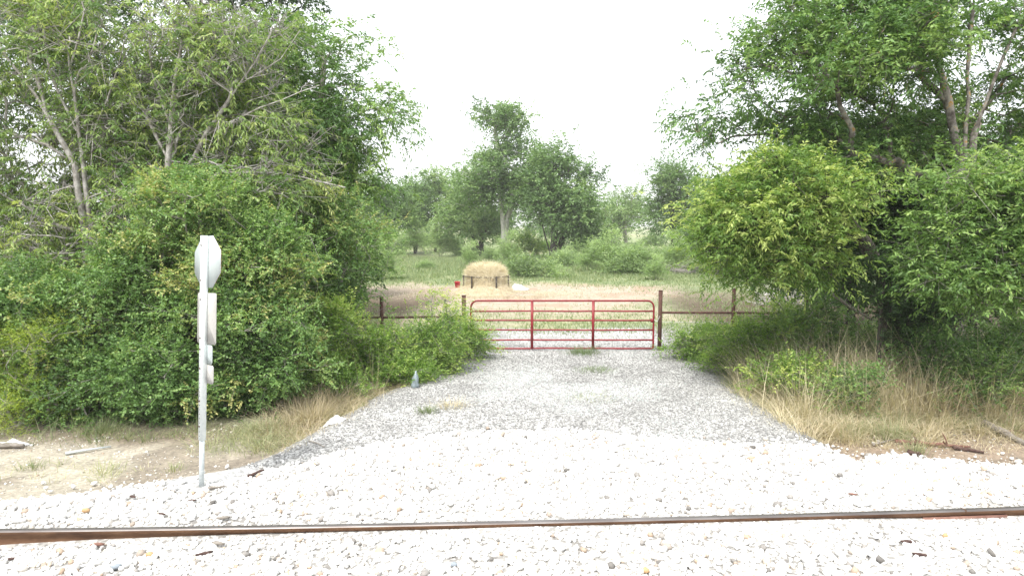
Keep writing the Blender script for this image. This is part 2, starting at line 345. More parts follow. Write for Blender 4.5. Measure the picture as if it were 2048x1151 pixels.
x, y = x[k], y[k]; dy = y-rail_y(x)
r_ = np.exp(rng.normal(math.log(.0225), .34, len(x))).clip(.009, .05)*np.where(y > 9.6, .82, 1)
r_ = np.where((dy > -.2) & (dy < .15), np.minimum(r_, .017), r_)
tt = rng.random(len(x)); grp = fbm(x*.9, y*.9, 41)
tn = np.where(tt < .045, rng.uniform(0, .12, len(x)), np.where(tt < .045+.10*sst(.45, .7, grp)+.015, rng.uniform(.12, .27, len(x)), rng.uniform(.4, 1, len(x))))
tag(stones('ballast_stones', on(x, y, .016), r_, tn, ico(), stone_m), 'white crushed limestone ballast spread around the rail and crossing', 'gravel', kind='stuff')
x, y = scatter(-5, 7, 8.2, 21, 640)
l, r2 = edges(y); w = (fbm(x*1.3, y*1.3, 31)-.5)*.8
k = (x > l-.35+w) & (x < r2+.25+w) & (y > bal_edge(x)-.3) & (rng.random(len(x)) < sst(21, 15, y)+.1)
x, y = x[k], y[k]
wh = sst(.42, .62, fbm(x*.7, y*.7, 44))*sst(2.6, 1.0, np.abs(x-np.interp(y, [10, 18], [.8, 1.7])))
tn = (rng.random(len(x))*.62+.4*wh+.02).clip(0, 1)
tag(stones('driveway_grit', on(x, y, .008), np.exp(rng.normal(math.log(.0105), .3, len(x))), tn, octa(), grit_m), 'loose grey and white crushed gravel on the driveway', 'gravel', kind='stuff')

x, y = scatter(-10, 10, 7.8, 11.6, 150)
l, r2 = edges(y)
k = (y > bal_edge(x)) & ((x < l-.3) | (x > r2+.2)) & (rng.random(len(x)) < .25+.9*sst(.45, .65, fbm(x*1.5, y*1.5, 47))); x, y = x[k], y[k]
tag(stones('verge_pebbles', on(x, y), np.exp(rng.normal(math.log(.011), .5, len(x))), rng.uniform(.0, .45, len(x)), octa(), stone_m, sink=.9), 'scattered pebbles and crumbs on the bare dirt verge', 'gravel', kind='stuff')
# ------------------------------------------------------------------ rail
xs = np.linspace(-11, 11, 60); ys_ = rail_y(xs)
prof_side = [(-.07, -.186), (-.075, -.174), (-.022, -.156), (-.009, -.140), (-.009, -.062), (-.034, -.048), (-.036, -.014)]
prof_top = [(-.036, -.014), (-.030, -.004), (-.014, 0), (.014, 0), (.030, -.004), (.036, -.014)]
prof_back = [(-a, b) for a, b in prof_side[::-1]]
def sweep(name, prof, m, parent, zoff=RZ):
    V = [(x_, y_+a, zoff+b) for x_, y_ in zip(xs, ys_) for a, b in prof]; n = len(prof)
    f = [(i*n+j, (i+1)*n+j, (i+1)*n+j+1, i*n+j+1) for i in range(len(xs)-1) for j in range(n-1)]
    return mesh_obj(name, V, f, m, parent, (0, 0, 0), smooth=False)
rt = empty('rail', (0, 0, 0), 'long rusty steel rail running across the white ballast', 'rail')
sweep('rail_web', prof_side, rail_side, rt); sweep('rail_web', prof_back, rail_side, rt); sweep('rail_head', prof_top, rail_top, rt)
jx = ground_px(1935, 1022, RZ)[0]; mb = MB()
xa, xb = jx-.46, jx+.44
ya = lambda q: float(rail_y(q))
az = math.atan2(ya(xb)-ya(xa), xb-xa)
mb.box((jx, ya(jx)-.026, RZ-.096), (.45, .014, .034), az)
jb = mb.build('joint_bar', plate, rt)
for q in (-.36, -.22, -.07, .07, .22, .36): MB().tube([(jx+q, ya(jx+q)-.036, RZ-.096), (jx+q, ya(jx+q)-.062, RZ-.096)], .014, 6).build('bolt', rust, jb)
MB().box((jx, ya(jx), RZ-.013), (.004, .0385, .0155), az).build('rail_joint_gap', rail_side, rt)

# ------------------------------------------------------------------ vegetation generators
def lobe_pts(lobes, n, r, hollow=.35, sub=5, sspr=.17):
    m = max(1, n//sub)
    w = np.array([l[3]*l[4]+l[4]*l[5]+l[3]*l[5] for l in lobes])**1.0; w = w/w.sum()
    L = np.array([l[:6] for l in lobes]); i = r.choice(len(L), m, p=w)
    d = nrm(r.normal(size=(m, 3))); d[:, 2] = np.where(d[:, 2] < -.75, -d[:, 2], d[:, 2])
    wob = .60+.70*fbm(np.arctan2(d[:, 1], d[:, 0])*1.6+i*7, d[:, 2]*2.4+i*3, 5, 3)
    rad = (hollow+(1-hollow)*r.random(m)**.5)*wob
    c = L[i, :3]+d*rad[:, None]*L[i, 3:6]; st = r.normal(0, 1, m)
    k = np.arange(n) % m; sc = sspr*r.uniform(.6, 1.4, m)[k][:, None]
    T = c[k]+r.normal(0, 1, (n, 3))*sc*np.array([1.3, 1.3, .6])
    return T, nrm(d[k]+r.normal(0, .25, (n, 3))), st[k]
def grow(stems, targets, step=.4, pl_w=.3, down=.9, wig=.05, r=None):
    Pn = []; par = []; pl = []
    for s in stems:
        s = np.asarray(s, float); prev = -1
        if Pn and np.linalg.norm(s[0]-np.asarray(stems[0][0])) > .9:
            b_ = int(np.argmin(np.linalg.norm(np.array(Pn)-s[0], axis=1))); s[0] = Pn[b_]; Pn.append(s[0]+1e-4); par.append(b_); pl.append(pl[b_]); prev = len(Pn)-1
        for q in range(len(s)-1):
            k = max(1, int(np.linalg.norm(s[q+1]-s[q])/step))
            for t in range(0 if (q == 0 and prev < 0) else 1, k+1):
                p = s[q]+(s[q+1]-s[q])*t/k + (r.normal(0, wig*.25, 3) if (q or t) else 0)
                pl.append(0 if prev < 0 else pl[prev]+np.linalg.norm(p-Pn[prev])); Pn.append(p); par.append(prev); prev = len(Pn)-1
    z0 = min(s[0][2] for s in stems)
    ns = len(Pn); cap = ns+len(targets)*24
    A = np.zeros((cap, 3)); A[:ns] = Pn; PL = np.zeros(cap); PL[:ns] = pl; n = ns
    low = np.zeros(cap); hgt = max(s[-1][2] for s in stems)-z0
    low[:ns] = np.where(A[:ns, 2]-z0 < .35*hgt, 3., 0)
    order = np.argsort(np.linalg.norm(targets-A[ns//2], axis=1)); tip = np.zeros(len(targets), int)
    for ti in order:
        t = targets[ti]; c = np.linalg.norm(A[:n]-t, axis=1)+pl_w*PL[:n]+down*np.maximum(0, A[:n, 2]-t[2])+low[:n]
        b = int(np.argmin(c)); p0 = A[b].copy(); dd = np.linalg.norm(t-p0)
        pd = A[b]-A[par[b]] if par[b] >= 0 else np.array([0, 0, 1.]); pd = pd/(np.linalg.norm(pd)+1e-9)
        ctrl = p0+pd*dd*.35+np.array([0, 0, .12*dd]); k = min(22, max(2, int(dd/step)+1)); prev = b
        for q in range(1, k+1):
            u = q/k; p = p0*(1-u)**2+2*u*(1-u)*ctrl+t*u*u
            if q < k: p = p+r.normal(0, wig, 3)
            A[n] = p; par.append(prev); PL[n] = PL[prev]+np.linalg.norm(p-A[prev]); prev = n; n += 1
        tip[ti] = prev
    return A[:n], np.array(par), tip
def skeleton(A, par, tip, r_tip, expo, rmax=None, extra=None):
    n = len(A); cnt = np.zeros(n); np.add.at(cnt, tip, 1.0)
    for i in range(n-1, -1, -1):
        if par[i] >= 0: cnt[par[i]] += cnt[i]
    rad = r_tip*np.maximum(cnt, 1)**expo
    if rmax: rad = np.minimum(rad, rmax)
    best = np.full(n, -1)
    for i in range(n):
        if par[i] >= 0 and (best[par[i]] < 0 or cnt[i] > cnt[best[par[i]]]): best[par[i]] = i
    for i in range(n):
        if best[i] >= 0: rad[best[i]] = max(rad[best[i]], rad[i]*.88)
    return rad
def tubes(A, par, rad, name, m, parent, base, extra_seg=None):
    ch = np.where(par >= 0)[0]; pr = par[ch]
    d = nrm(A[ch]-A[pr]); nd = np.zeros_like(A); nd[ch] = d
    root = np.where(par < 0)[0]
    for q in root:
        c = ch[pr == q]; nd[q] = nd[c[0]] if len(c) else (0, 0, 1)
    main = np.full(len(A), -1); 
    o = np.argsort(rad[ch]); main[pr[o]] = ch[o]
    ism = main[pr] == ch
    d0 = np.where(ism[:, None], nd[pr], d); r0 = np.where(ism, rad[pr], np.minimum(rad[pr], rad[ch]*1.35)); r1 = rad[ch]
    # root flare
    Vs, Fs, off = [], [], 0
    for lo, hi, ns in ((0, .012, 3), (.012, .05, 5), (.05, 9, 10)):
        s = (r0 >= lo) & (r0 < hi)
        if not s.any(): continue
        a = np.arange(ns)*2*PI/ns
        def ringv(c, dr, rr):
            u = nrm(np.cross(dr, np.array([.28, .91, .12]))); w_ = np.cross(dr, u)
            g = 1+(.10*np.sin(3*a+1)+.06*np.sin(5*a))*(ns == 10)
            return c[:, None]+rr[:, None, None]*g[None, :, None]*(np.cos(a)[None, :, None]*u[:, None]+np.sin(a)[None, :, None]*w_[:, None])
        v0 = ringv(A[pr[s]], d0[s], r0[s]); v1 = ringv(A[ch[s]], d[s], r1[s])
        v = np.concatenate([v0, v1], 1); k = len(v)
        j = np.arange(ns); f = np.stack([j, (j+1) % ns, (j+1) % ns+ns, j+ns], 1)
        Fs.append((f[None]+(np.arange(k)*2*ns)[:, None, None]).reshape(-1, 4)+off); Vs.append(v.reshape(-1, 3)); off += k*2*ns
    if extra_seg is not None:
        p, q, rr = extra_seg; ns = 3; a = np.arange(ns)*2*PI/ns; dr = nrm(q-p)
        u = nrm(np.cross(dr, np.array([.28, .91, .12]))); w_ = np.cross(dr, u)
        ro = (np.cos(a)[None, :, None]*u[:, None]+np.sin(a)[None, :, None]*w_[:, None])
        v = np.concatenate([p[:, None]+ro*rr[:, None, None], q[:, None]+ro*rr[:, None, None]*.45], 1); k = len(v)
        j = np.arange(ns); f = np.stack([j, (j+1) % ns, (j+1) % ns+ns, j+ns], 1)
        Fs.append((f[None]+(np.arange(k)*2*ns)[:, None, None]).reshape(-1, 4)+off); Vs.append(v.reshape(-1, 3))
    return mesh_obj(name, np.vstack(Vs), np.vstack(Fs), m, parent, base, smooth=True)
def leaves(C, out, ctint, r, K=9, nl=12, tl=.42, ll=.09, lw=.03, droop=.35, spread=.25, up=.25, ldroop=.25, flat=.6, rnd=.6):
    N = len(C); M = N*K
    st = np.repeat(C, K, 0)+r.normal(0, spread, (M, 3))*np.array([1, 1, .75])
    d = nrm(np.repeat(out, K, 0)*.6+r.normal(0, rnd, (M, 3))+np.array([0, 0, up]))
    Lt = tl*r.uniform(.6, 1.3, M); t = (np.arange(nl)+.8)/nl
    pos = st[:, None]+d[:, None]*(Lt[:, None]*t)[..., None]; pos[..., 2] -= droop*(Lt[:, None]*t**2)
    tg = np.repeat(d[:, None], nl, 1).copy(); tg[..., 2] -= 2*droop*t; tg = nrm(tg)
    sgn = np.where(np.arange(nl) % 2, 1., -1.)
    side = nrm(np.cross(tg, np.array([0, 0, 1.])+r.normal(0, .25, (M, 1, 3))))*sgn[None, :, None]
    ld = tg*.65+side*.75+r.normal(0, .28, (M, nl, 3)); ld[..., 2] -= ldroop; ld = nrm(ld)
    nn = np.array([0, 0, 1.])*flat+r.normal(0, .5, (M, nl, 3)); w_ = nrm(np.cross(ld, nn))
    L = (ll*r.uniform(.65, 1.25, (M, nl)))[..., None]; W = (lw*r.uniform(.7, 1.2, (M, nl)))[..., None]*.5
    nv = np.cross(w_, ld)
    v = np.stack([pos, pos+ld*L*.42+w_*W+nv*W*.3, pos+ld*L-np.array([0, 0, 1])*L*.1, pos+ld*L*.42-w_*W+nv*W*.3], 2).reshape(-1, 3)
    n = M*nl; f = np.arange(n*4).reshape(n, 4)
    ti = (np.repeat(np.repeat(ctint, K)+r.normal(0, .10, M), nl)+r.normal(0, .09, n)).clip(0, 1)
    return v, f, ti, (st, st+d*Lt[:, None]-np.array([0, 0, 1])*(droop*Lt)[:, None])
def plant(name, label, cat, stems, lobes, n, lm, bm, seed, group=None, r_tip=.006, expo=.5, rmax=None, step=.4, hollow=.35,
          tint=(.45, .16), bare=0., twigs=0, part=('trunk', 'crown'), pl_w=.3, down=.9, wig=.05, outl=0.0, **lk):
    r = np.random.default_rng(seed); stems = [([stems[0][0]] if np.linalg.norm(np.asarray(q[0])-np.asarray(stems[0][0])) < .9 else [q[0]])+list(q[1:]) for q in stems]; base = np.array([stems[0][0][0], stems[0][0][1], stems[0][0][2]+.05])
    T, d, stn = lobe_pts(lobes, n, r, hollow, lk.pop('sub', 5), lk.pop('sspr', .2)*max(1, lk.get('tl', .4)/.5))
    g = T[:, 2] > base[2]+.08; T, d, stn = T[g], d[g], stn[g]; n = len(T)
    A, par, tip = grow(stems, T, step, pl_w, down, wig, r)
    rad = skeleton(A, par, tip, r_tip, expo, rmax)
    ct = (tint[0]+stn*tint[1]+r.normal(0, tint[1]*.4, n)).clip(0, 1)
    lf = r.random(n) >= bare
    v, f, ti, tw = leaves(T[lf], d[lf], ct[lf], r, **lk)
    ex_ = None
    if twigs:
        st, en = tw; st = np.repeat(T[lf], lk.get('K', 9), 0); q = r.random(len(st)) < twigs; st, en = st[q], en[q]
        if bare:
            bT = np.repeat(T[~lf], 4, 0); bd = nrm(np.repeat(d[~lf], 4, 0)+r.normal(0, .6, bT.shape)+np.array([0, 0, .3]))
            st = np.vstack([st, bT]); en = np.vstack([en, bT+bd*r.uniform(.3, .8, (len(bT), 1))])
        ex_ = (st, en, np.full(len(st), r_tip*.8))
    e = empty(name, base, label, cat, group)
    tubes(A, par, rad, part[0], bm, e, base, ex_)
    mesh_obj(part[1], v, f, lm, e, base, tint=ti)
    return e
def LB(Y, *ls):                           # lobes given by where they show in the photo at distance Y: px, py, rx, ry [, depth radius m, dY]
    o = []
    for l in ls:
        y_ = YR(Y)+(l[5] if len(l) > 5 else 0); p = P(l[0], l[1], y_); s = mpp(y_); ry = l[4] if len(l) > 4 and l[4] else min(l[2], l[3])*s*1.0
        o.append((p[0], p[1], p[2], l[2]*s, ry, l[3]*s))
    return o
def BR(Y, *pp): return [P(q[0], q[1], Y+(q[2] if len(q) > 2 else 0)) for q in pp]     # a limb that leaves the trunk
def base_at(px, Y):
    p = P(px, 600, Y); return np.array([p[0], Y, gz(p[0], Y)-.05])
def ST(px, Y, *pp):                        # a stem: foot at px, then photo points (px, py[, dY])
    return [base_at(px, YR(Y))]+[P(q[0], q[1], YR(Y)+(q[2] if len(q) > 2 else 0)) for q in pp]
def dup(o, loc, rz, sc, label, group=None):
    c = o.copy(); col.objects.link(c); c.location = loc; c.rotation_euler = (0, 0, rz); c.scale = sc if hasattr(sc, '__len__') else (sc, sc, sc)
    c['label'] = label
    if group: c['group'] = group
    for ch in o.children:
        k = ch.copy(); col.objects.link(k); k.parent = c
    return c
GL = 'trees in the left thicket'; GR = 'trees in the right thicket'; GC = 'trees at the back of the pasture'; GB = 'bushes at the foot of the left thicket'

# ---- left thicket
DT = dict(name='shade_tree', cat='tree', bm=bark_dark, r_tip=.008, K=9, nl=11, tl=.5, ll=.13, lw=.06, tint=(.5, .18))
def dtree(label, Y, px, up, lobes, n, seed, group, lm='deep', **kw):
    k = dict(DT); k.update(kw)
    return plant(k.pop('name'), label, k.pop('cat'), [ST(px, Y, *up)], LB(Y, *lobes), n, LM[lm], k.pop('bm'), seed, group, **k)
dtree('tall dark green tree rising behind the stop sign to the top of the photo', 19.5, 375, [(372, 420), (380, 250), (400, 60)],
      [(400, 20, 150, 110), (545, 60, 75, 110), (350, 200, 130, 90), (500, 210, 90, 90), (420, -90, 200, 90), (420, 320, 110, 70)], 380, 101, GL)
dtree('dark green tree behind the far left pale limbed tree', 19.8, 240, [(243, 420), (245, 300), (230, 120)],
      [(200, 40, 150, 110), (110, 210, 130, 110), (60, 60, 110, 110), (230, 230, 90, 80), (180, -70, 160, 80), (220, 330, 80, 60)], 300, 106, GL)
HK = dict(r_tip=.009, expo=.34, rmax=.07, K=8, nl=11, tl=.40, ll=.115, lw=.032, droop=.5, ldroop=.5, tint=(.42, .2), down=1.3, pl_w=.2)
plant('hackberry_tree', 'pale limbed tree with sparse drooping leaves at the far left edge', 'tree',
      [ST(185, 14.0, (170, 480), (150, 330), (95, 230), (20, 120), (-40, 40)), ST(190, 14.05, (178, 420), (160, 270), (140, 140), (170, 20)), BR(13.4, (150, 330), (95, 290), (20, 265), (-60, 250)), BR(13.4, (165, 300), (215, 200), (250, 80)), BR(13.4, (95, 230), (60, 120), (75, 10)), BR(13.4, (160, 270), (100, 150), (90, 60))],
      LB(14.6, (20, 230, 100, 100), (190, 120, 120, 90), (90, 330, 120, 80), (30, 60, 100, 70), (220, 250, 70, 70), (60, 430, 120, 60), (160, 420, 90, 45), (120, 10, 120, 50), (60, 470, 90, 35, 0, -.9), (180, 450, 70, 45, 0, -1.0), (100, 520, 90, 35, 0, -1.1), (20, 400, 60, 60, 0, -.8), (230, 380, 50, 50, 0, -.8)),
      640, LM['light'], bark_ash, 102, GL, bare=.30, twigs=.5, **HK)
plant('hackberry_tree', 'pale limbed tree fanning bare twigs above the stop sign', 'tree',
      [ST(330, 14.2, (330, 480), (338, 320), (345, 200), (370, 60), (400, -40)), ST(345, 14.2, (350, 380), (410, 270), (480, 170), (540, 70)), ST(350, 14.2, (355, 400), (440, 345), (560, 320)), BR(13.6, (338, 320), (290, 230), (255, 120)), BR(13.6, (410, 270), (520, 215), (640, 170)), BR(13.6, (440, 345), (560, 345), (690, 375)), BR(13.6, (345, 200), (430, 110), (470, 10)), BR(13.6, (480, 170), (560, 120), (600, 60)), BR(13.6, (350, 330), (400, 330), (470, 290), (560, 250)), BR(13.6, (345, 240), (300, 140), (300, 30))],
      LB(14.7, (400, 110, 110, 80), (480, 220, 110, 80), (360, 30, 120, 60), (290, 220, 80, 80), (540, 320, 100, 50), (250, 330, 80, 60), (500, 100, 90, 70), (440, 300, 90, 60), (600, 350, 60, 30), (270, 400, 60, 40, 0, -.9), (280, 460, 50, 35, 0, -1.1), (540, 380, 50, 25, 0, -.9), (450, 350, 40, 18, 0, -1.0)),
      600, LM['light'], bark_ash, 103, GL, bare=.45, twigs=.55, **HK)
plant('hackberry_tree', 'leafy green tree leaning out over the clearing with drooping branch tips', 'tree',
      [ST(600, 16.5, (590, 520), (600, 380), (640, 240), (650, 120)), ST(590, 16.6, (560, 420), (530, 300), (540, 180))],
      LB(16.5, (610, 150, 80, 85), (690, 110, 55, 50), (570, 270, 120, 90), (690, 240, 75, 90), (785, 215, 30, 34), (640, 370, 110, 70), (722, 350, 28, 50), (500, 400, 100, 70), (540, 130, 70, 70), (755, 265, 30, 20)),
      470, LM['mid'], bark_grey, 104, GL, r_tip=.006, expo=.5, bare=.05, twigs=.2, K=9, nl=12, tl=.45, ll=.12, lw=.04, droop=.38, ldroop=.35, tint=(.62, .22))
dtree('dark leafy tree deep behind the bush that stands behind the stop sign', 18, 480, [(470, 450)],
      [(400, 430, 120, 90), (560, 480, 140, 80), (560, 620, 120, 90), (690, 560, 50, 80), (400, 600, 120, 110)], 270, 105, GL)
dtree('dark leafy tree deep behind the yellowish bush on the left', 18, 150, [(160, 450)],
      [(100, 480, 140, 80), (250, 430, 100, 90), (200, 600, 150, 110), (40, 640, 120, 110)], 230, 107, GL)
PV = dict(r_tip=.004, K=13, nl=11, tl=.30, ll=.058, lw=.034, droop=.12, spread=.13, up=.25, ldroop=.05, part=('stems', 'foliage'), hollow=.45, twigs=.1, step=.35, bm=bark_grey)
def bush(label, Y, px, lobes, n, lm, seed, group=GB, name='bush', cat='bush', stems=None, **kw):
    k = dict(PV); k.update(kw)
    L = LB(Y, *lobes)
    if stems is None:
        b = base_at(px, YR(Y)); stems = []
        rr = np.random.default_rng(seed)
        for q in L[:4]:
            t = np.array(q[:3]); stems.append([b, b*.5+t*.5+np.append(rr.normal(0, .1, 2), -.1), t])
    return plant(name, label, cat, stems, L, n, lm, k.pop('bm'), seed, group, **k)
bush('tall rounded bush with tiny leaves directly behind the stop sign', 13.2, 420, [(400, 440, 120, 80), (330, 550, 120, 80), (490, 560, 110, 100), (420, 660, 140, 100), (540, 500, 60, 60), (420, 380, 60, 40)], 620, LM['privet'], 201, tint=(.62, .16))
bush('broad bush with yellowish patches left of the stop sign', 12.9, 200, [(150, 630, 130, 60), (240, 660, 120, 80), (80, 590, 70, 40), (250, 560, 70, 45), (140, 730, 130, 70)], 520, LM['privet'], 202, tint=(.55, .2), bare=.03)
bush('low dark green bush spilling onto the dirt verge left of the sign post', 12.35, 280, [(270, 770, 110, 70), (170, 790, 90, 55), (380, 790, 90, 60), (340, 730, 80, 50), (270, 845, 130, 28)], 400, LM['privet'], 203, tint=(.42, .16))
bush('low dense green bush just right of the sign post', 12.9, 520, [(500, 700, 90, 80), (470, 790, 80, 60), (560, 730, 60, 70), (520, 640, 80, 60)], 360, LM['privet'], 204, tint=(.5, .16))
bush('yellow green feathery cedar at the left edge', 12.0, 20, [(20, 720, 60, 60), (40, 800, 70, 50), (-20, 770, 60, 80), (70, 690, 30, 40)], 260, LM['cedar'], 205, name='cedar_bush', cat='cedar', K=16, nl=14, tl=.26, ll=.035, lw=.008, spread=.12, droop=.05, tint=(.6, .18))
bush('dark bush at the bottom left corner of the thicket', 12.5, -10, [(20, 660, 90, 55), (10, 620, 70, 40), (100, 840, 80, 30)], 280, LM['privet'], 206, tint=(.38, .15))
bush('rounded grey green bush where the left thicket meets the clearing', 15.4, 640, [(640, 470, 110, 70), (600, 560, 110, 70), (690, 530, 58, 70), (560, 460, 60, 60), (650, 620, 60, 40)], 560, LM['privet'], 207, tint=(.58, .16))
WD = dict(K=9, nl=9, tl=.30, ll=.065, lw=.028, spread=.12, droop=.15, up=.35, sspr=.12, name='roadside_shrub', cat='shrub', group='weedy shrubs along the fence', twigs=.25)
bush('loose weedy shrub under the rounded grey green bush', 14.2, 620, [(600, 700, 80, 60), (560, 640, 60, 50), (660, 660, 60, 50), (640, 745, 60, 30)], 190, LM['weed'], 208, **WD, tint=(.4, .18))
bush('weedy shrub in front of the leftmost visible fence post', 14.8, 740, [(730, 720, 50, 32), (700, 690, 40, 35), (780, 705, 42, 32), (750, 750, 50, 20)], 150, LM['weed'], 209, **WD, tint=(.45, .18))
bush('bright yellow green shrub beside the left edge of the driveway', 15.2, 860, [(850, 700, 42, 34), (820, 728, 42, 24), (890, 728, 38, 20), (870, 680, 28, 24)], 190, LM['lime'], 210, **WD, tint=(.45, .18))
bush('green shrub growing through the hinge end of the red gate', 16.6, 945, [(940, 678, 22, 20), (945, 696, 24, 12), (915, 665, 16, 20), (905, 700, 30, 16)], 110, LM['weed'], 211, **WD, tint=(.4, .18))
bush('tall thin arching weed in front of the left gate post', 15.6, 900, [(860, 605, 22, 14), (890, 600, 18, 10), (895, 630, 14, 15), (870, 645, 18, 18)], 34, LM['weed'], 212, **{**WD, 'K': 4}, tint=(.75, .15))

# ---- right thicket
plant('pecan_tree', 'large tree with thick lichen stained forked trunk on the right', 'tree',
      [ST(1925, 14.2, (1918, 480), (1918, 300), (1895, 200), (1870, 100), (1840, -20)), ST(1935, 14.3, (1925, 460), (1932, 280), (1935, 150), (1945, 20), (1950, -60)),
       ST(1950, 14.3, (1935, 430), (1950, 270), (1985, 170), (2030, 60), (2060, -50))],
      LB(14.2, (1600, 90, 110, 75), (1500, 170, 85, 75), (1740, 50, 130, 70), (1470, 260, 60, 45, 0, 1), (1680, 230, 140, 70, 0, 1), (1900, 20, 130, 60, 0, 1), (2020, 130, 90, 90, 0, .8), (1560, 20, 50, 40), (1800, 150, 110, 60, 0, 1.5), (1395, 255, 22, 16), (1850, 260, 60, 60, 0, 1.5), (1750, -50, 200, 70), (2020, 260, 60, 50, 0, 1), (1420, 205, 35, 25), (1830, 90, 90, 60, 0, -.8), (1740, 180, 90, 60, 0, -1), (1690, 320, 70, 35), (1810, 310, 60, 40, 0, .5)),
      660, LM['mid'], bark_lichen, 301, GR, rmax=.19, r_tip=.0075, expo=.43, bare=.04, twigs=.15, K=11, nl=12, tl=.42, ll=.10, lw=.038, droop=.3, ldroop=.25, tint=(.5, .22))
plant('pecan_tree', 'bright yellow green tree with low drooping crown at the right of the gate', 'tree',
      [ST(1800, 14.0, (1770, 560), (1735, 490), (1680, 430), (1580, 400), (1500, 380)), ST(1805, 14.1, (1760, 540), (1720, 440), (1660, 350))],
      LB(13.4, (1540, 355, 70, 45), (1472, 420, 36, 50), (1550, 430, 90, 60), (1475, 490, 65, 32), (1620, 395, 40, 50), (1590, 515, 70, 32), (1640, 470, 40, 28), (1490, 545, 45, 14), (1680, 400, 25, 22, 0, -.3)),
      470, LM['lime'], bark_dark, 302, GR, r_tip=.006, bare=.03, twigs=.25, K=12, nl=12, tl=.36, ll=.092, lw=.032, droop=.3, ldroop=.3, tint=(.5, .25), sspr=.15)
plant('pecan_tree', 'mid green tree with layered low branches at the right edge', 'tree',
      [ST(2110, 11.9, (2080, 500), (2040, 420), (1980, 370), (1930, 350)), ST(2110, 11.9, (2060, 560), (1960, 520), (1880, 480))],
      LB(11.9, (1950, 365, 50, 16), (2040, 420, 60, 38), (1900, 475, 45, 28), (1945, 545, 80, 28), (2040, 520, 60, 60), (2060, 370, 30, 22), (1870, 550, 25, 16), (1935, 410, 35, 15)),
      420, LM['fresh'], bark_grey, 303, GR, r_tip=.006, bare=.02, twigs=.2, K=12, nl=12, tl=.36, ll=.085, lw=.030, droop=.22, ldroop=.2, tint=(.42, .22), sspr=.15)
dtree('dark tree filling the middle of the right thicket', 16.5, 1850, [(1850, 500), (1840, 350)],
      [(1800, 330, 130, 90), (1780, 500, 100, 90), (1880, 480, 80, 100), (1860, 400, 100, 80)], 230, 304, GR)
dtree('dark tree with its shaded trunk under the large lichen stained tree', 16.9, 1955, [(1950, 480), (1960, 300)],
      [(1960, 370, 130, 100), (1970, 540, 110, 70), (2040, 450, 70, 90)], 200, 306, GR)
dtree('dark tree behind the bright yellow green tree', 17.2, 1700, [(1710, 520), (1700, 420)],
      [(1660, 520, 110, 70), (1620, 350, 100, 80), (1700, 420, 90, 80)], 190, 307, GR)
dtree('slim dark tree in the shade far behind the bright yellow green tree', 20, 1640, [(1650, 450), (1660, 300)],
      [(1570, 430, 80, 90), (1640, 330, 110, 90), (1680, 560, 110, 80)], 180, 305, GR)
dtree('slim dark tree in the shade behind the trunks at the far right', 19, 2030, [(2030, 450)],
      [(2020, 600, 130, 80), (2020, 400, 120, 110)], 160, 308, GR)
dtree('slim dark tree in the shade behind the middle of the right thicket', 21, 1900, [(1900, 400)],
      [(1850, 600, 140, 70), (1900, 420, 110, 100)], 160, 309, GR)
bush('green shrub hugging the latch post of the red gate', 16.4, 1390, [(1395, 685, 40, 18), (1360, 700, 26, 10), (1430, 690, 42, 22), (1420, 722, 38, 16)], 180, LM['weed'], 311, **WD, tint=(.3, .18))
bush('leafy shrub spreading over the pipe rail right of the gate', 15.2, 1490, [(1480, 680, 42, 24), (1530, 690, 50, 32), (1470, 728, 60, 20), (1560, 655, 36, 30)], 240, LM['weed'], 312, **WD, tint=(.35, .18))
bush('green shrub under the bright yellow green tree', 15.0, 1650, [(1640, 640, 50, 40), (1610, 680, 50, 30), (1720, 690, 60, 30), (1690, 715, 50, 25)], 220, LM['mid'], 313, **WD, tint=(.6, .18))
bush('green shrub among dry grass in the middle of the right verge', 13.2, 1880, [(1870, 700, 50, 40), (1890, 735, 40, 25)], 140, LM['mid'], 314, **WD, tint=(.55, .18))
bush('leafy green weed in the dry grass right of the driveway edge', 13.2, 1600, [(1590, 745, 34, 18), (1560, 755, 30, 14)], 60, LM['weed'], 317, **WD, tint=(.35, .18))
bush('leafy green weed in the dry grass near the middle of the right verge', 12.6, 1720, [(1720, 770, 36, 18), (1690, 785, 30, 12)], 60, LM['mid'], 318, **WD, tint=(.6, .18))
bush('leafy green weed by the log at the right edge', 12.4, 1960, [(1960, 770, 45, 25), (1990, 750, 40, 25)], 100, LM['mid'], 319, **WD, tint=(.6, .18))
bush('small green weed at the left foot of the bright yellow green shrub', 14.4, 790, [(790, 760, 35, 16), (820, 755, 25, 14)], 90, LM['weed'], 320, **WD, tint=(.35, .18))
bush('small green weed growing out of the brown grass left of the driveway', 13.6, 650, [(650, 770, 40, 22), (690, 780, 30, 14)], 100, LM['weed'], 321, **WD, tint=(.35, .18))
bush('small leafy shrub at the right edge of the photo', 13.4, 2040, [(2030, 690, 50, 45), (2060, 740, 50, 40), (1990, 720, 30, 30)], 170, LM['mid'], 315, **WD, tint=(.5, .18))
bush('dark leafy sapling standing in front of the leaning trunk', 13.6, 1790, [(1790, 600, 45, 55), (1770, 550, 30, 30), (1800, 660, 50, 40), (1850, 620, 50, 40)], 260, LM['deep'], 316, **WD, tint=(.35, .18), bm=bark_dark)

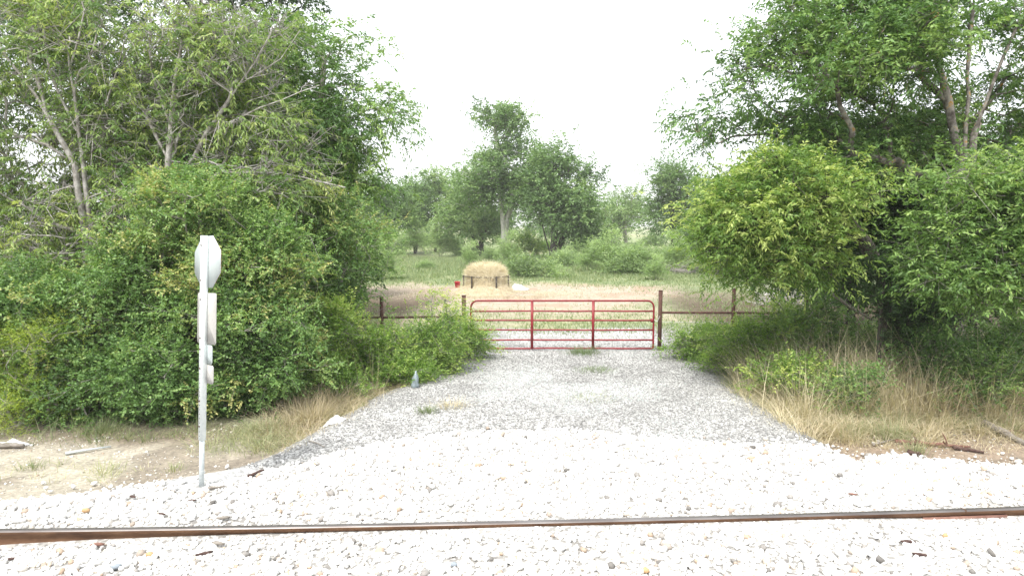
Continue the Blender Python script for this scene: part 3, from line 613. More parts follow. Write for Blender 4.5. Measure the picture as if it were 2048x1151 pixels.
# ---- trees beyond the pasture
FK = dict(K=10, nl=8, tl=1.15, ll=.27, lw=.16, spread=.55, droop=.15, ldroop=.1, r_tip=.022, hollow=.3, step=1.0, wig=.12)
plant('pasture_tree', 'tall tree with pale bare trunk standing alone in mid pasture', 'tree',
      [ST(1008, 42, (1007, 440), (1000, 380), (998, 310), (985, 235)), ST(1010, 42, (1014, 440), (1030, 390), (1060, 330))],
      LB(42, (978, 226, 16, 12), (1008, 240, 18, 18), (958, 262, 10, 7), (1018, 280, 12, 8), (975, 350, 38, 34), (1055, 325, 38, 30), (1020, 385, 72, 26), (950, 395, 26, 26), (1080, 375, 36, 34), (1005, 318, 22, 12)),
      420, LM['far'], bark_pale, 401, GC, **{**FK, 'r_tip': .024}, expo=.5, rmax=.27, tint=(.5, .15))
ct = plant('pasture_tree', 'rounded dark tree just right of the pale trunked tree', 'tree',
      [ST(1105, 40.5, (1110, 450), (1120, 340)), ST(1130, 41, (1140, 440), (1150, 380)), ST(1088, 40.6, (1085, 450))],
      LB(40.5, (1125, 320, 36, 34), (1150, 385, 42, 45), (1105, 430, 52, 48), (1158, 440, 32, 44), (1095, 370, 30, 40)),
      300, LM['far'], bark_dark, 402, GC, **FK, tint=(.42, .15))
plant('pasture_tree', 'low dark tree crouching left of the pale trunk', 'tree',
      [ST(965, 46, (960, 440), (950, 390)), ST(930, 46.5, (925, 430))],
      LB(46, (945, 430, 42, 42), (915, 420, 30, 55), (975, 460, 40, 30), (940, 375, 28, 28)),
      200, LM['far'], bark_dark, 403, GC, **FK, tint=(.62, .15))
ft = plant('pasture_tree', 'feathery green tree third from the left across the pasture', 'tree',
      [ST(872, 54, (872, 430), (868, 370)), ST(880, 54, (892, 420))],
      LB(54, (872, 385, 32, 38), (892, 420, 28, 45), (850, 430, 25, 35)),
      130, LM['far'], bark_dark, 404, GC, **{**FK, 'spread': .65, 'ldroop': .3}, tint=(.6, .15))
plant('pasture_tree', 'narrow twin topped tree at the left rear of the pasture', 'tree',
      [ST(832, 52, (830, 420), (828, 370))],
      LB(52, (830, 385, 16, 34), (838, 430, 24, 40), (815, 440, 18, 30)),
      90, LM['far'], bark_dark, 405, GC, **FK, tint=(.45, .15))
plant('pasture_tree', 'green tree peeking out beside the left thicket', 'tree',
      [ST(775, 47, (778, 420), (775, 370))],
      LB(47, (780, 375, 22, 40), (770, 430, 40, 45), (800, 455, 28, 25), (740, 420, 30, 60)),
      150, LM['far'], bark_dark, 406, GC, **FK, tint=(.5, .15))
plant('pasture_tree', 'pale hazy tree low on the skyline right of centre', 'tree',
      [ST(1250, 60, (1250, 440))],
      LB(60, (1250, 420, 34, 32), (1280, 445, 28, 28), (1222, 440, 25, 32), (1205, 460, 24, 26)),
      130, LM['grey'], bark_grey, 407, GC, **{**FK, 'spread': .65}, tint=(.25, .15))
plant('pasture_tree', 'dark rounded tree partly hidden by the bright yellow green tree', 'tree',
      [ST(1345, 47, (1345, 420), (1350, 360)), ST(1370, 47, (1380, 420))],
      LB(47, (1350, 355, 32, 36), (1335, 405, 38, 44), (1385, 400, 42, 50), (1340, 455, 40, 28)),
      200, LM['far'], bark_dark, 408, GC, **FK, tint=(.4, .15))
r = np.random.default_rng(55)
fl = []
for px in range(150, 2100, 42):
    fl += LB(72+r.uniform(-5, 6), (px+r.uniform(-12, 12), 452+r.uniform(-14, 10), 34, 34+r.uniform(0, 12)))
T, d, _s = lobe_pts(fl, 900, r, .2, 3, .8)
v, f, ti, _ = leaves(T, d, r.normal(.5, .15, len(T)).clip(0, 1), r, K=10, nl=7, tl=1.6, ll=.5, lw=.3, spread=1.0)
tag(mesh_obj('far_woods', v, f, LM['far'], tint=ti), 'distant green woods closing off the pasture', 'woods', kind='stuff')
# extra depth behind each thicket (shares the meshes of the dark pasture tree)
dup(ct, (-14, 30, 0), 1.2, (.75, .75, .85), 'dark tree deep behind the left thicket seen through gaps under the pale limbs', GL)
dup(ct, (-8.5, 30, 0), 2.4, (.62, .62, .72), 'dark tree behind the tree that leans over the clearing', GL)
dup(ct, (15.5, 28, 0), 3.0, (.7, .7, .72), 'dark tree deep behind the lichen stained trunk', GR)
dup(ct, (-20, 23, 0), 4.1, (.7, .7, .8), 'dark tree behind the far left edge of the photo', GL)
dup(ct, (22, 23, 0), 5.1, (.7, .7, .75), 'dark tree behind the right edge of the photo', GR)
dup(ct, (13, 44, 0), 0.4, (.62, .62, .6), 'dark tree seen between the yellow green tree and its trunk', GR)

# ---- shrubs in the pasture
SK = dict(part=('stems', 'foliage'), group='shrubs across the pasture', K=12, nl=8, tl=.6, ll=.16, lw=.065, spread=.38, up=.5, droop=.1, twigs=.15, name='pasture_shrub', cat='shrub', step=.5)
bush('bright green shrub at the foot of the pale trunk', 43, 1060, [(1060, 485, 22, 14), (1045, 500, 18, 8), (1075, 500, 16, 8)], 90, LM['weed'], 501, **SK, tint=(.5, .15))
s1 = bush('large olive shrub behind and right of the hay feeder', 33, 1060, [(1055, 540, 28, 12), (1085, 550, 24, 10), (1035, 548, 16, 9), (1110, 552, 18, 7)], 110, LM['grey'], 502, **SK, tint=(.3, .2))
s2 = bush('feathery pale shrub right of centre in the pasture', 34, 1265, [(1270, 520, 28, 20), (1245, 538, 26, 12), (1290, 538, 18, 14)], 110, LM['grey'], 503, **SK, tint=(.3, .15))
s3 = bush('pale willowy shrub standing before the rear trees', 46, 880, [(878, 465, 18, 24), (868, 490, 20, 12), (893, 490, 12, 12)], 80, LM['grey'], 504, **SK, tint=(.35, .15))
rs = np.random.default_rng(77)
def near(px, py): return base_at(px, G(px, py)[1])+np.array([0, 0, .05])
shr = [(s1, 795, 512, .9, 'olive shrub on the left side of the pasture'), (s2, 775, 500, .9, 'feathery shrub against the left thicket'), (s3, 835, 508, 1.0, 'low pale shrub left of the worn patch'),
       (s1, 925, 512, .75, 'olive shrub behind the hay feeder'), (s2, 985, 522, .6, 'feathery shrub directly above the hay'), (s1, 1150, 530, .8, 'olive shrub between the dark tree and the pale shrub'),
       (s2, 1200, 515, .8, 'feathery shrub under the skyline gap'), (s1, 1225, 500, 1.0, 'olive shrub below the pale hazy tree'), (s1, 1330, 520, .9, 'olive shrub in front of the half hidden dark tree'),
       (s2, 1375, 515, .9, 'feathery shrub beside the yellow green tree'), (s3, 1180, 545, .6, 'small pale shrub in the open pasture'), (s3, 1310, 560, .45, 'little pale shrub near the brush pile'),
       (s3, 765, 560, .7, 'pale shrub at the foot of the left thicket in the pasture'), (s2, 850, 540, .4, 'small feathery shrub left of the feeder'), (s1, 1100, 500, .9, 'olive shrub at the feet of the dark tree'),
       (s2, 1300, 492, 1.1, 'tall feathery shrub below the right skyline'), (s1, 760, 488, 1.2, 'broad olive shrub at the rear left'), (s1, 1440, 520, 1.0, 'olive shrub behind the dead brush pile')]
shr += [(s2, 800, 495, 1.1, 'yellowish feathery shrub under the green tree beside the left thicket'), (s1, 845, 490, 1.1, 'olive shrub below the narrow twin topped tree'), (s2, 905, 500, .9, 'feathery shrub below the low dark tree'),
        (s1, 960, 508, .8, 'olive shrub just left of the pale trunk'), (s3, 1015, 530, .7, 'pale shrub between the hay and the pale trunk'), (s2, 1165, 505, 1.1, 'feathery shrub right of the dark tree trunks'),
        (s3, 1215, 545, .8, 'pale shrub in front of the feathery pale shrub'), (s1, 1275, 515, 1.0, 'olive shrub behind the feathery pale shrub'), (s3, 1345, 545, .7, 'pale shrub left of the dead brush pile'),
        (s2, 1400, 500, 1.2, 'tall feathery shrub behind the dead brush pile'), (s3, 940, 535, .5, 'small pale shrub by the left shoulder of the hay'), (s2, 1120, 535, .7, 'feathery shrub beside the large olive shrub')]
for o, px, py, sc, lb in shr:
    p = near(px, py); dup(o, p, rs.uniform(0, 6.28), (sc, sc, sc*rs.uniform(.8, 1.05)), lb, 'shrubs across the pasture')

# ------------------------------------------------------------------ grasses
def blades(pts, h, w, lean, tint, curve=.5, seg=3, az=None, r=rng, turn=None):
    n = len(pts); a = r.uniform(0, 2*PI, n) if az is None else az
    dirh = np.stack([np.cos(a), np.sin(a), np.zeros(n)], 1); 
    wa = a+PI/2+r.normal(0, .5, n); wd = np.stack([np.cos(wa), np.sin(wa), np.zeros(n)], 1)
    t = np.linspace(0, 1, seg+1)
    hor = (lean[:, None]*h[:, None])*(t*(1-curve)+curve*t**2)
    ver = h[:, None]*(t-.45*np.minimum(lean, 1.4)[:, None]*curve*t**2.2)
    c = pts[:, None]+dirh[:, None]*hor[..., None]; c[..., 2] += ver
    ww = w[:, None]*(1-t**1.6*.9)*.5
    v = np.stack([c-wd[:, None]*ww[..., None], c+wd[:, None]*ww[..., None]], 2).reshape(-1, 3)
    j = np.arange(seg); f = np.stack([j*2, j*2+1, j*2+3, j*2+2], 1)
    Fc = (f[None]+(np.arange(n)*(seg+1)*2)[:, None, None]).reshape(-1, 4)
    return v, Fc, np.repeat(tint, seg)
def bl_obj(name, sets, m, parent=None, base=(0, 0, 0)):
    V, Fc, T, o = [], [], [], 0
    for v, f, t in sets: V.append(v); Fc.append(f+o); T.append(t); o += len(v)
    return mesh_obj(name, np.vstack(V), np.vstack(Fc), m, parent, base, tint=np.concatenate(T).clip(0, 1))
def tuft(n, x, y, spr, h, w, lean, tint, tsd=.18, curve=.6, dz=0):
    px_ = x+rng.normal(0, spr, n); py_ = y+rng.normal(0, spr, n)
    az = np.arctan2(py_-y, px_-x)+rng.normal(0, .6, n)
    return blades(on(px_, py_, dz-.01), h*rng.uniform(.45, 1.15, n), w*rng.uniform(.7, 1.3, n), np.abs(rng.normal(lean, lean*.5, n)), rng.normal(tint, tsd, n), curve, az=az)
# pasture turf
x, y = scatter(-16, 20, 19.5, 70, 150)
yo = np.interp(y, YN, YO); xo = x*yo/y
k = (np.abs(x) < .42*y+1) & (rng.random(len(x)) < .35+.9*sst(.4, .6, fbm(x*1.1, y*1.1, 12)))
d_ = np.hypot((xo+1.05)*.42, yo-26.5); k &= rng.random(len(x)) < sst(2.2, 5.5, d_)+.04
k &= ~((x > -1) & (x < 4.6) & (y < 20.3) & (rng.random(len(x)) < .85))
x, y = x[k], y[k]; n = len(x)
tag(bl_obj('pasture_grass', [blades(on(x, y, -.01), rng.uniform(.05, .16, n)*(1+1.6*sst(36, 50, y)), rng.uniform(.014, .03, n)*(1+sst(30, 50, y)), rng.uniform(.2, .9, n), rng.normal(.4, .25, n), r=rng, seg=2)], LM['turf']),
    'thin green grass growing across the pasture', 'grass', kind='stuff')
# tall dry grass on the right verge
S = []
def px_tufts(reg, n, cnt, h, lean, tint, spr=.12, w=.007, curve=.55, sd=.18):
    for q in range(n):
        a, b = rng.uniform(reg[0], reg[2]), rng.uniform(reg[1], reg[3]); p = G(a, b); l_, r_e = edges(p[1])
        if l_-.12 < p[0] < r_e+.12: continue
        S.append(tuft(int(cnt*rng.uniform(.6, 1.4)), p[0], p[1], spr*rng.uniform(.6, 1.5), h*rng.uniform(.7, 1.25), w, lean*rng.uniform(.7, 1.3), tint+rng.normal(0, .08), sd, curve))
def straws(reg, n, L, seed, tint=.7, w=.006):        # bent, lodged straws criss-crossing near the ground
    r = np.random.default_rng(seed); p = np.array([G(r.uniform(reg[0], reg[2]), r.uniform(reg[1], reg[3])) for q in range(max(8, n//12))])
    l_, r_e = edges(p[:, 1]); p = p[(p[:, 0] < l_-.15) | (p[:, 0] > r_e+.15)]
    q = p[r.integers(0, len(p), n)]; x_ = q[:, 0]+r.normal(0, .14, n); y_ = q[:, 1]+r.normal(0, .14, n)
    return blades(on(x_, y_, -.01), L*r.uniform(.5, 1.2, n), np.full(n, w)*r.uniform(.7, 1.4, n), r.uniform(.6, 2.4, n), r.normal(tint, .2, n), .85, seg=4, r=r)
px_tufts((1500, 780, 1760, 880), 30, 55, .42, 1.1, .76)
px_tufts((1440, 755, 1560, 800), 8, 45, .4, 1.0, .6)
px_tufts((1560, 770, 1900, 850), 32, 60, .78, .9, .72)
px_tufts((1480, 760, 1680, 830), 20, 50, .85, .9, .8)
px_tufts((1480, 735, 1700, 765), 16, 40, 1.05, .75, .75)
px_tufts((1540, 780, 2080, 850), 70, 38, 1.15, .75, .85)
px_tufts((1540, 760, 2080, 800), 26, 26, 1.5, .6, .9, w=.008)
px_tufts((1850, 765, 2080, 850), 30, 80, .9, .8, .55)
px_tufts((1650, 850, 1900, 895), 22, 60, .28, 1.2, .75)
px_tufts((1900, 855, 2060, 870), 8, 50, .3, 1.4, .6)
px_tufts((1560, 745, 2080, 800), 30, 30, .85, .75, .55, w=.007)
px_tufts((1520, 745, 2080, 850), 40, 8, 1.45, .7, .8, w=.009, curve=.5)
px_tufts((1500, 750, 1640, 800), 10, 14, 1.2, 1.0, .9, w=.008, curve=.5)
S.append(straws((1470, 770, 1700, 880), 2600, .34, 1, .75)); S.append(straws((1650, 790, 2070, 880), 3200, .36, 2, .68)); S.append(straws((1560, 740, 2080, 800), 1500, .55, 3, .6)); S.append(straws((1560, 860, 2060, 900), 900, .16, 4, .7))
tag(bl_obj('dry_grass', S, LM['dry']), 'straw coloured dry grass tangled over the right verge', 'grass', kind='stuff')
S = []
px_tufts((1620, 800, 2060, 870), 26, 60, .36, .8, .45)
px_tufts((1560, 755, 2080, 800), 30, 50, .6, .7, .3)
px_tufts((1700, 860, 1900, 885), 6, 90, .3, .6, .5)
S.append(straws((1500, 760, 2070, 860), 2600, .34, 5, .35))
tag(bl_obj('green_grass', S, LM['drygreen']), 'half green grass mixed through the right verge', 'grass', kind='stuff')
S = []
px_tufts((585, 800, 700, 850), 18, 50, .5, .8, .5)
px_tufts((520, 845, 640, 880), 10, 40, .3, 1.1, .55)
px_tufts((700, 765, 860, 800), 12, 36, .3, 1.0, .45)
px_tufts((560, 720, 760, 800), 16, 9, .95, .55, .6, w=.007, curve=.4)
px_tufts((620, 850, 760, 870), 8, 30, .2, 1.3, .55)
S.append(straws((570, 790, 720, 860), 1700, .3, 6, .5)); S.append(straws((690, 765, 840, 810), 900, .22, 7, .45)); S.append(straws((480, 860, 700, 900), 600, .15, 8, .6))
tag(bl_obj('dry_grass', S, LM['dry']), 'brown dry grass left of the driveway below the shrubs', 'grass', kind='stuff')
S = []
px_tufts((400, 855, 590, 905), 26, 45, .26, 1.0, .55)
px_tufts((170, 860, 400, 888), 16, 45, .26, 1.1, .3)
px_tufts((10, 860, 200, 888), 8, 18, .4, 1.1, .35)
px_tufts((640, 760, 880, 805), 26, 45, .26, .9, .15)
px_tufts((860, 735, 990, 762), 24, 50, .2, 1.0, .15, spr=.18)
px_tufts((740, 745, 960, 775), 26, 22, .65, .5, .2, w=.008)
px_tufts((1420, 750, 1520, 790), 12, 50, .3, .9, .25)
px_tufts((0, 920, 420, 965), 14, 14, .14, 1.2, .7, spr=.06)
S.append(straws((400, 850, 620, 910), 900, .18, 9, .5))
tag(bl_obj('green_grass', S, LM['drygreen']), 'green and straw grass along the foot of the left thicket', 'grass', kind='stuff')
# single tufts one can point at
def tuft_thing(px, py, n, spr, h, lean, tint, m, label, name='grass_tuft', w=.007, group='grass tufts on bare ground'):
    p = G(px, py); o = bl_obj(name, [tuft(n, p[0], p[1], spr, h, w, lean, tint)], LM[m], None, tuple(p)); tag(o, label, 'grass tuft', group)
tuft_thing(1167, 708, 420, .20, .26, .7, .05, 'turf', 'round green tuft in the driveway just below the gate')
tuft_thing(1190, 742, 420, .20, .12, .9, .15, 'turf', 'flat strip of green grass second below the gate')
tuft_thing(1180, 797, 380, .26, .07, 1.3, .45, 'drygreen', 'flattened straw grass patch in the middle of the driveway')
tuft_thing(855, 826, 150, .07, .18, .7, .1, 'drygreen', 'small green tuft on the left edge of the driveway')
tuft_thing(905, 815, 150, .12, .22, 1.0, .7, 'dry', 'dry straw tuft beside the small green tuft')
tuft_thing(205, 944, 90, .10, .22, .8, .6, 'drygreen', 'straw tuft on the dirt left of the sign post')
tuft_thing(345, 940, 60, .06, .15, .7, .5, 'drygreen', 'tiny tuft on the dirt nearest the sign post')
tuft_thing(65, 935, 60, .08, .15, .9, .2, 'drygreen', 'low green sprig on the dirt at far left')
tuft_thing(1965, 980, 36, .07, .13, 1.3, .1, 'dry', 'dead brown weed on the ballast at right', w=.006)
tuft_thing(1830, 905, 120, .07, .26, .6, .5, 'drygreen', 'wiry tuft at the edge of the right verge by the sticks')

# ------------------------------------------------------------------ red gate
GY = 17.5
gx0, gx1 = P(942, 650, GY)[0], P(1307, 650, GY)[0]
gt = empty('farm_gate', ((gx0+gx1)/2, GY, 0), 'red tubular steel farm gate closed across the driveway', 'gate'); B = np.array(gt.location)
gb, gtz = .07, 1.31; rc = .17
def arc(cx, cz, a0, a1): return [(cx+rc*math.cos(a), GY, cz+rc*math.sin(a)) for a in np.linspace(a0, a1, 7)]
fp = [(gx0, GY, gb)]+arc(gx0+rc, gtz-rc, PI, PI/2)+arc(gx1-rc, gtz-rc, PI/2, 0)+[(gx1, GY, gb)]
mb = MB(); mb.tube([(gx0, GY, gb), (gx0, GY, gtz-rc-.02)]+fp[1:8], .025, 8, False); mb.tube([fp[7], fp[8]], .025, 8, False); mb.tube(fp[8:15]+[(gx1, GY, gtz-rc-.02), (gx1, GY, gb)], .025, 8, False)
mb.build('gate_frame', red, gt, B, smooth=True)
for z in (gb, .29, .55, .80, 1.04):
    pts = [(q, GY, z+(rng.normal(0, .004) if 0 < i_ < 7 else 0)) for i_, q in enumerate(np.linspace(gx0, gx1, 8))]
    MB().tube(pts, .022, 8, True).build('rail_tube', red, gt, B, smooth=True)
for px in (1064, 1186):
    q = P(px, 650, GY)[0]; MB().box((q, GY-.024, (gb+gtz)/2), (.035, .006, (gtz-gb)/2+.02)).build('upright_brace', red, gt, B)
MB().box((gx1-.035, GY-.02, .80), (.045, .012, .05)).build('latch_plate', red, gt, B)
ch = MB()
cp = [np.array([gx1+.01, GY-.03, .82]), np.array([gx1+.08, GY-.05, .77]), P(1319, 640, GY)*[1, 1, 0]+[0, -.06, .93]]
for a_, b_ in ((cp[0], cp[1]), (cp[1], cp[2])):
    for u in np.linspace(0, 1, 5)[:-1]:
        p0 = a_+(b_-a_)*u; ch.tube([p0, p0+(b_-a_)*.2], .008, 5)
tag(ch.build('chain', galv, None, (gx1, GY, .8)), 'short steel chain tying the red gate to its latch post', 'chain')

# ------------------------------------------------------------------ pipe fences
def fence(label, posts, railz, x_end, wires):
    t = empty('pipe_fence', (P(posts[0][0], 650, GY)[0], GY+.02, 0), label, 'fence'); Bf = np.array(t.location)
    for px, top, r_ in posts:
        q = P(px, 650, GY+.03); zt = P(px, top, GY+.03)[2]
        ps = MB().tube([(q[0]-.006, GY+.03, -.1), (q[0], GY+.03, zt)], r_, 10, True).build('post', rust, t, Bf, smooth=False)
        MB().tube([(q[0], GY+.03, zt+.001), (q[0], GY+.03, zt+.012)], r_*1.12, 10, True).build('post_cap', rust, ps, Bf)
    xa = P(posts[0][0], 650, GY)[0]
    MB().tube([(xa, GY+.03, railz[0]), ((xa+x_end)/2, GY+.03, (railz[0]+railz[1])/2-.01), (x_end, GY+.03, railz[1])], .03, 8).build('top_rail', rust, t, Bf, smooth=True)
    for z in wires: MB().tube([(xa, GY+.04, z), ((xa+x_end)/2, GY+.04, z-.015), (x_end, GY+.04, z)], .005, 4).build('wire', galv, t, Bf)
fence('rusty pipe fence running right from the gate into the shrubs', [(1320, 581, .052), (1466, 578, .048), (1612, 580, .048), (1760, 582, .048)], (1.0, 1.0), 9.6, (.75, .5, .25))
fence('rusty pipe fence running left from the gate into the shrubs', [(928, 591, .055), (764, 594, .05), (600, 594, .05)], (.90, .84), -6.8, (.62, .4, .2))

# ------------------------------------------------------------------ stop sign seen from behind
sb = G(403, 973); sx, sy, sz = sb
topp = P(410.5, 471, sy+.03)
ax = topp-np.array([sx, sy, sz-.15]); ax = ax/np.linalg.norm(ax)
def along(z): return np.array([sx, sy, sz])+ax*((z-sz)/ax[2])
def zpx(py): return P(408, py, sy+.02)[2]
st = empty('stop_sign', (sx, sy, sz), 'stop sign seen from behind on a pale square post with smaller plates below', 'road sign'); Bs = np.array([sx, sy, sz])
naz = R(42.5); nf = np.array([math.sin(naz), math.cos(naz), 0]); nu = np.array([math.cos(naz), -math.sin(naz), 0])
def sqtube(z0, z1, h, m, nm):
    a, b = along(z0), along(z1); c = (a+b)/2; L = np.linalg.norm(b-a)/2
    U = nrm(nu-ax*np.dot(nu, ax)); W = np.cross(ax, U)
    return MB().box(c, (h, h, L), ax=(U, W, ax)).build(nm, m, st, Bs)
zj = zpx(878)
po = sqtube(zj, topp[2], .031, whitep, 'post')
MB().tube([along(sz-.1), along(zj+.05)], .028, 12, True).build('anchor_pipe', galv, st, Bs, smooth=False)
U = nrm(nu-ax*np.dot(nu, ax)); W = np.cross(ax, U)          # W points towards -nf or nf
back = -nf
mb = MB()
z = zj+.05
while z < topp[2]-.03:
    c = along(z)+(-nf)*.0315; mb.box(c, (.005, .0012, .005), ax=(U, -nf, ax))
    c = along(z+.012)-nu*.0315; mb.box(c, (.0012, .005, .005), ax=(U, -nf, ax)); z += .0254*2
mb.build('post_holes', hole, po, Bs)['kind'] = 'stuff'
def panel(name, pts, m, off=.034, du=0):    # outline in (u, height) about a centre height, 3 mm sheet
    n = len(pts); V = []
    for th in (0, .003):
        for u, z_ in pts: V.append(along(z_)+(U+ax*.085)*(u+du)+nf*(off+th))
    V.append(along(np.mean([p[1] for p in pts]))+U*du+nf*off); V.append(V[-1]+nf*.003)
    V = np.array(V); f = []
    for j in range(n): f.append((j, (j+1) % n, n+(j+1) % n, n+j))
    for j in range(0, n, 2): f.append((2*n, (j+2) % n, j+1, j)); f.append((2*n+1, n+j, n+j+1, n+(j+2) % n))
    return mesh_obj(name, V, f, m, st, Bs)
z0, z1 = zpx(575.5), zpx(472); hh = (z1-z0)/2; zc = (z0+z1)/2; wq = .33
t8 = .4142
oct_ = [(wq*a, zc+hh*b) for a, b in ((1, -t8), (1, t8), (t8, 1), (-t8, 1), (-1, t8), (-1, -t8), (-t8, -1), (t8, -1))]
pn = panel('octagon_plate', oct_, sign_back)
redf = solid('red_sign_face', [(.3, (.45, .02, .03)), (.7, (.5, .03, .04))], 4, .4, bmp=0)
panel('octagon_face', [((a)*.985, zc+(b-zc)*.985) for a, b in oct_], redf, off=.0385)
def rrect(w_, a, b, r_=.035):
    p = []
    for cx, cz, a0 in ((w_-r_, a+r_, -PI/2), (w_-r_, b-r_, 0), (-w_+r_, b-r_, PI/2), (-w_+r_, a+r_, PI)):
        for q in np.linspace(0, PI/2, 4): p.append((cx+r_*math.cos(a0+q), cz+r_*math.sin(a0+q)))
    return p
panel('rectangular_plate', rrect(.24, zpx(688), zpx(586)), sign_warm)
panel('small_plate', rrect(.155, zpx(727.5), zpx(689.5)), sign_back)
panel('small_plate', rrect(.11, zpx(766), zpx(729)), sign_warm, du=.08)
for py in (490, 560, 598, 675, 697, 735, 800, 850): MB().tube([along(zpx(py))-nf*.031, along(zpx(py))-nf*.040], .009, 6).build('bolt', rust, po, Bs)

# ------------------------------------------------------------------ hay feeder
hb = G(971, 590); hx, hy = hb[0], hb[1]+.85; hz = gz(hx, hy)
fr = empty('hay_feeder', (hx, hy, hz), 'black steel hay feeder ring standing in the pasture', 'hay feeder'); Bh = np.array([hx, hy, hz])
angs = [R(a) for a in (188, 234, 298, 350, 52, 120)]; Rr = 1.08
mb = MB(); mb2 = MB()
ring = [(hx+Rr*math.cos(a), hy+Rr*math.sin(a)) for a in angs]
for (a, b) in ring:
    MB().box((a, b, hz+.44), (.03, .03, .45), .4).build('upright', black_steel, fr, Bh)
for z, nm, rr in ((.84, 'top_ring', .02), (.36, 'lower_ring', .02)):
    m_ = MB()
    for i_ in range(6):
        a, b = ring[i_], ring[(i_+1) % 6]; m_.tube([(a[0], a[1], hz+z), (b[0], b[1], hz+z)], rr, 6)
    m_.build(nm, black_steel, fr, Bh)
def hay_r(a, z):
    w = .10*(fbm(a*1.7, z*2.2, 71)-.5)
    return np.interp(z, [0, .12, .3, .42, .6, .8, .95, 1.08, 1.18, 1.24], [1.42, 1.30, 1.12, .95, .92, .88, .80, .70, .52, 0.0])+w*np.interp(z, [0, 1.1, 1.24], [2, 1, 0])
a_ = np.linspace(0, 2*PI, 49)[:-1]; zs = np.linspace(0, 1.24, 26); ZK = 1.2
V = [(hx+hay_r(np.array(a), z)*math.cos(a), hy+hay_r(np.array(a), z)*math.sin(a), hz+z*ZK-.02) for z in zs for a in a_]
f = [(i_*48+j, i_*48+(j+1) % 48, (i_+1)*48+(j+1) % 48, (i_+1)*48+j) for i_ in range(25) for j in range(48)]
hay = empty('hay_bale', (hx, hy, hz+.05), 'loose mound of straw coloured hay heaped inside the black feeder', 'hay')
Bq = np.array(hay.location)
hay_core = solid('hay_core', [(.3, (.26, .18, .10)), (.5, (.55, .47, .35)), (.7, (.70, .62, .49))], 14, .95, bmp=1, bdist=.03, sc=(3, 3, .6))
mesh_obj('hay_core', V, f, hay_core, hay, Bq, smooth=True)
n = 15000; aa = rng.uniform(0, 2*PI, n); zz = np.concatenate([rng.uniform(.75, 1.25, n//2), rng.uniform(.03, 1.1, n-n//2)])
rr = hay_r(aa, zz)+rng.uniform(0, .03, n)
pt = np.stack([hx+rr*np.cos(aa), hy+rr*np.sin(aa), hz+zz*ZK-.02], 1)
r2 = hay_r(aa, np.maximum(zz-.1, 0))
dn = np.stack([(r2-rr+.02)*np.cos(aa), (r2-rr+.02)*np.sin(aa), np.full(n, -.1)], 1); dn = nrm(dn+rng.normal(0, .22, (n, 3)))
L_ = rng.uniform(.10, .32, n)[:, None]; wd = nrm(np.cross(dn, np.stack([np.cos(aa), np.sin(aa), np.ones(n)*.3], 1)))*.005
outw = np.stack([np.cos(aa), np.sin(aa), np.zeros(n)], 1)*rng.uniform(.0, .05, n)[:, None]
V = np.stack([pt-wd, pt+wd, pt+dn*L_+outw+wd*.5, pt+dn*L_+outw-wd*.5], 1).reshape(-1, 3)
ok = 1
mesh_obj('hay_strands', V, np.arange(n*4).reshape(n, 4), LM['hay'], hay, Bq, tint=rng.normal(.6, .2, n).clip(0, 1))
# straw spread on the ground about it
n = 9000; aa = rng.uniform(0, 2*PI, n); rr = 1.0+np.abs(rng.normal(0, 1.0, n)); x = hx+.5+rr*np.cos(aa)*1.9; y = hy-.4+rr*np.sin(aa)*.9
tag(bl_obj('scattered_hay', [blades(on(x, y, .0), rng.uniform(.02, .06, n), np.full(n, .012), rng.uniform(2, 6, n), rng.normal(.42, .25, n), seg=2)], LM['hay']), 'loose hay trampled into the ground around the feeder', 'hay', kind='stuff')
# red bucket left of the feeder
p = G(915, 575); bx_, by_ = p[0], p[1]; bz = gz(bx_, by_)
pts = [(0, .0), (.11, 0), (.12, .02), (.155, .30), (.168, .30), (.168, .325), (.15, .325), (.115, .03), (0, .03)]
V = [(bx_+r_*math.cos(a), by_+r_*math.sin(a), bz+z_) for r_, z_ in pts for a in np.linspace(0, 2*PI, 17)[:-1]]
f = [(i_*16+j, i_*16+(j+1) % 16, (i_+1)*16+(j+1) % 16, (i_+1)*16+j) for i_ in range(len(pts)-1) for j in range(16)]
bu = empty('feed_bucket', (bx_, by_, bz), 'red feed bucket standing left of the hay feeder', 'bucket')
mesh_obj('bucket_body', V, f, red_plastic, bu, (bx_, by_, bz), smooth=True)
MB().tube([(bx_+.165*math.cos(a), by_-.02, bz+.31+.13*math.sin(a)) for a in np.linspace(PI, 0, 9)], .006, 5).build('handle', galv, bu, (bx_, by_, bz))

# ------------------------------------------------------------------ dead brush, logs, sticks, litter
def log(name, label, p0, p1, r_, m, cat='log', stubs=0, seed=1, group=None, n=10):
    r = np.random.default_rng(seed); p0, p1 = np.array(p0), np.array(p1)
    t = np.linspace(0, 1, n)[:, None]; pts = p0+(p1-p0)*t; L = np.linalg.norm(p1-p0)
    pts += np.cumsum(r.normal(0, L*.012, (n, 3)), 0)*np.sin(t*PI); rad = r_*(1-.45*t[:, 0])*r.uniform(.85, 1.15, n)
    mb = MB(); mb.tube(pts, rad, 8, True)
    for k in range(stubs):
        q = pts[r.integers(2, n-2)]; dd = nrm(r.normal(0, 1, 3)+np.array([0, 0, .5])); mb.tube([q, q+dd*L*.12, q+dd*L*.2+r.normal(0, .02, 3)], [r_*.4, r_*.3, r_*.15], 5)
    return tag(mb.build(name, m, None, tuple(p0), smooth=True), label, cat, group)
def Gz(px, py, dz): return G(px, py)+np.array([0, 0, dz])
log('fallen_log', 'weathered grey log slanting down at the right edge of the verge', Gz(1968, 857, .10), Gz(2085, 908, .04), .06, wood_grey, stubs=2, seed=3)
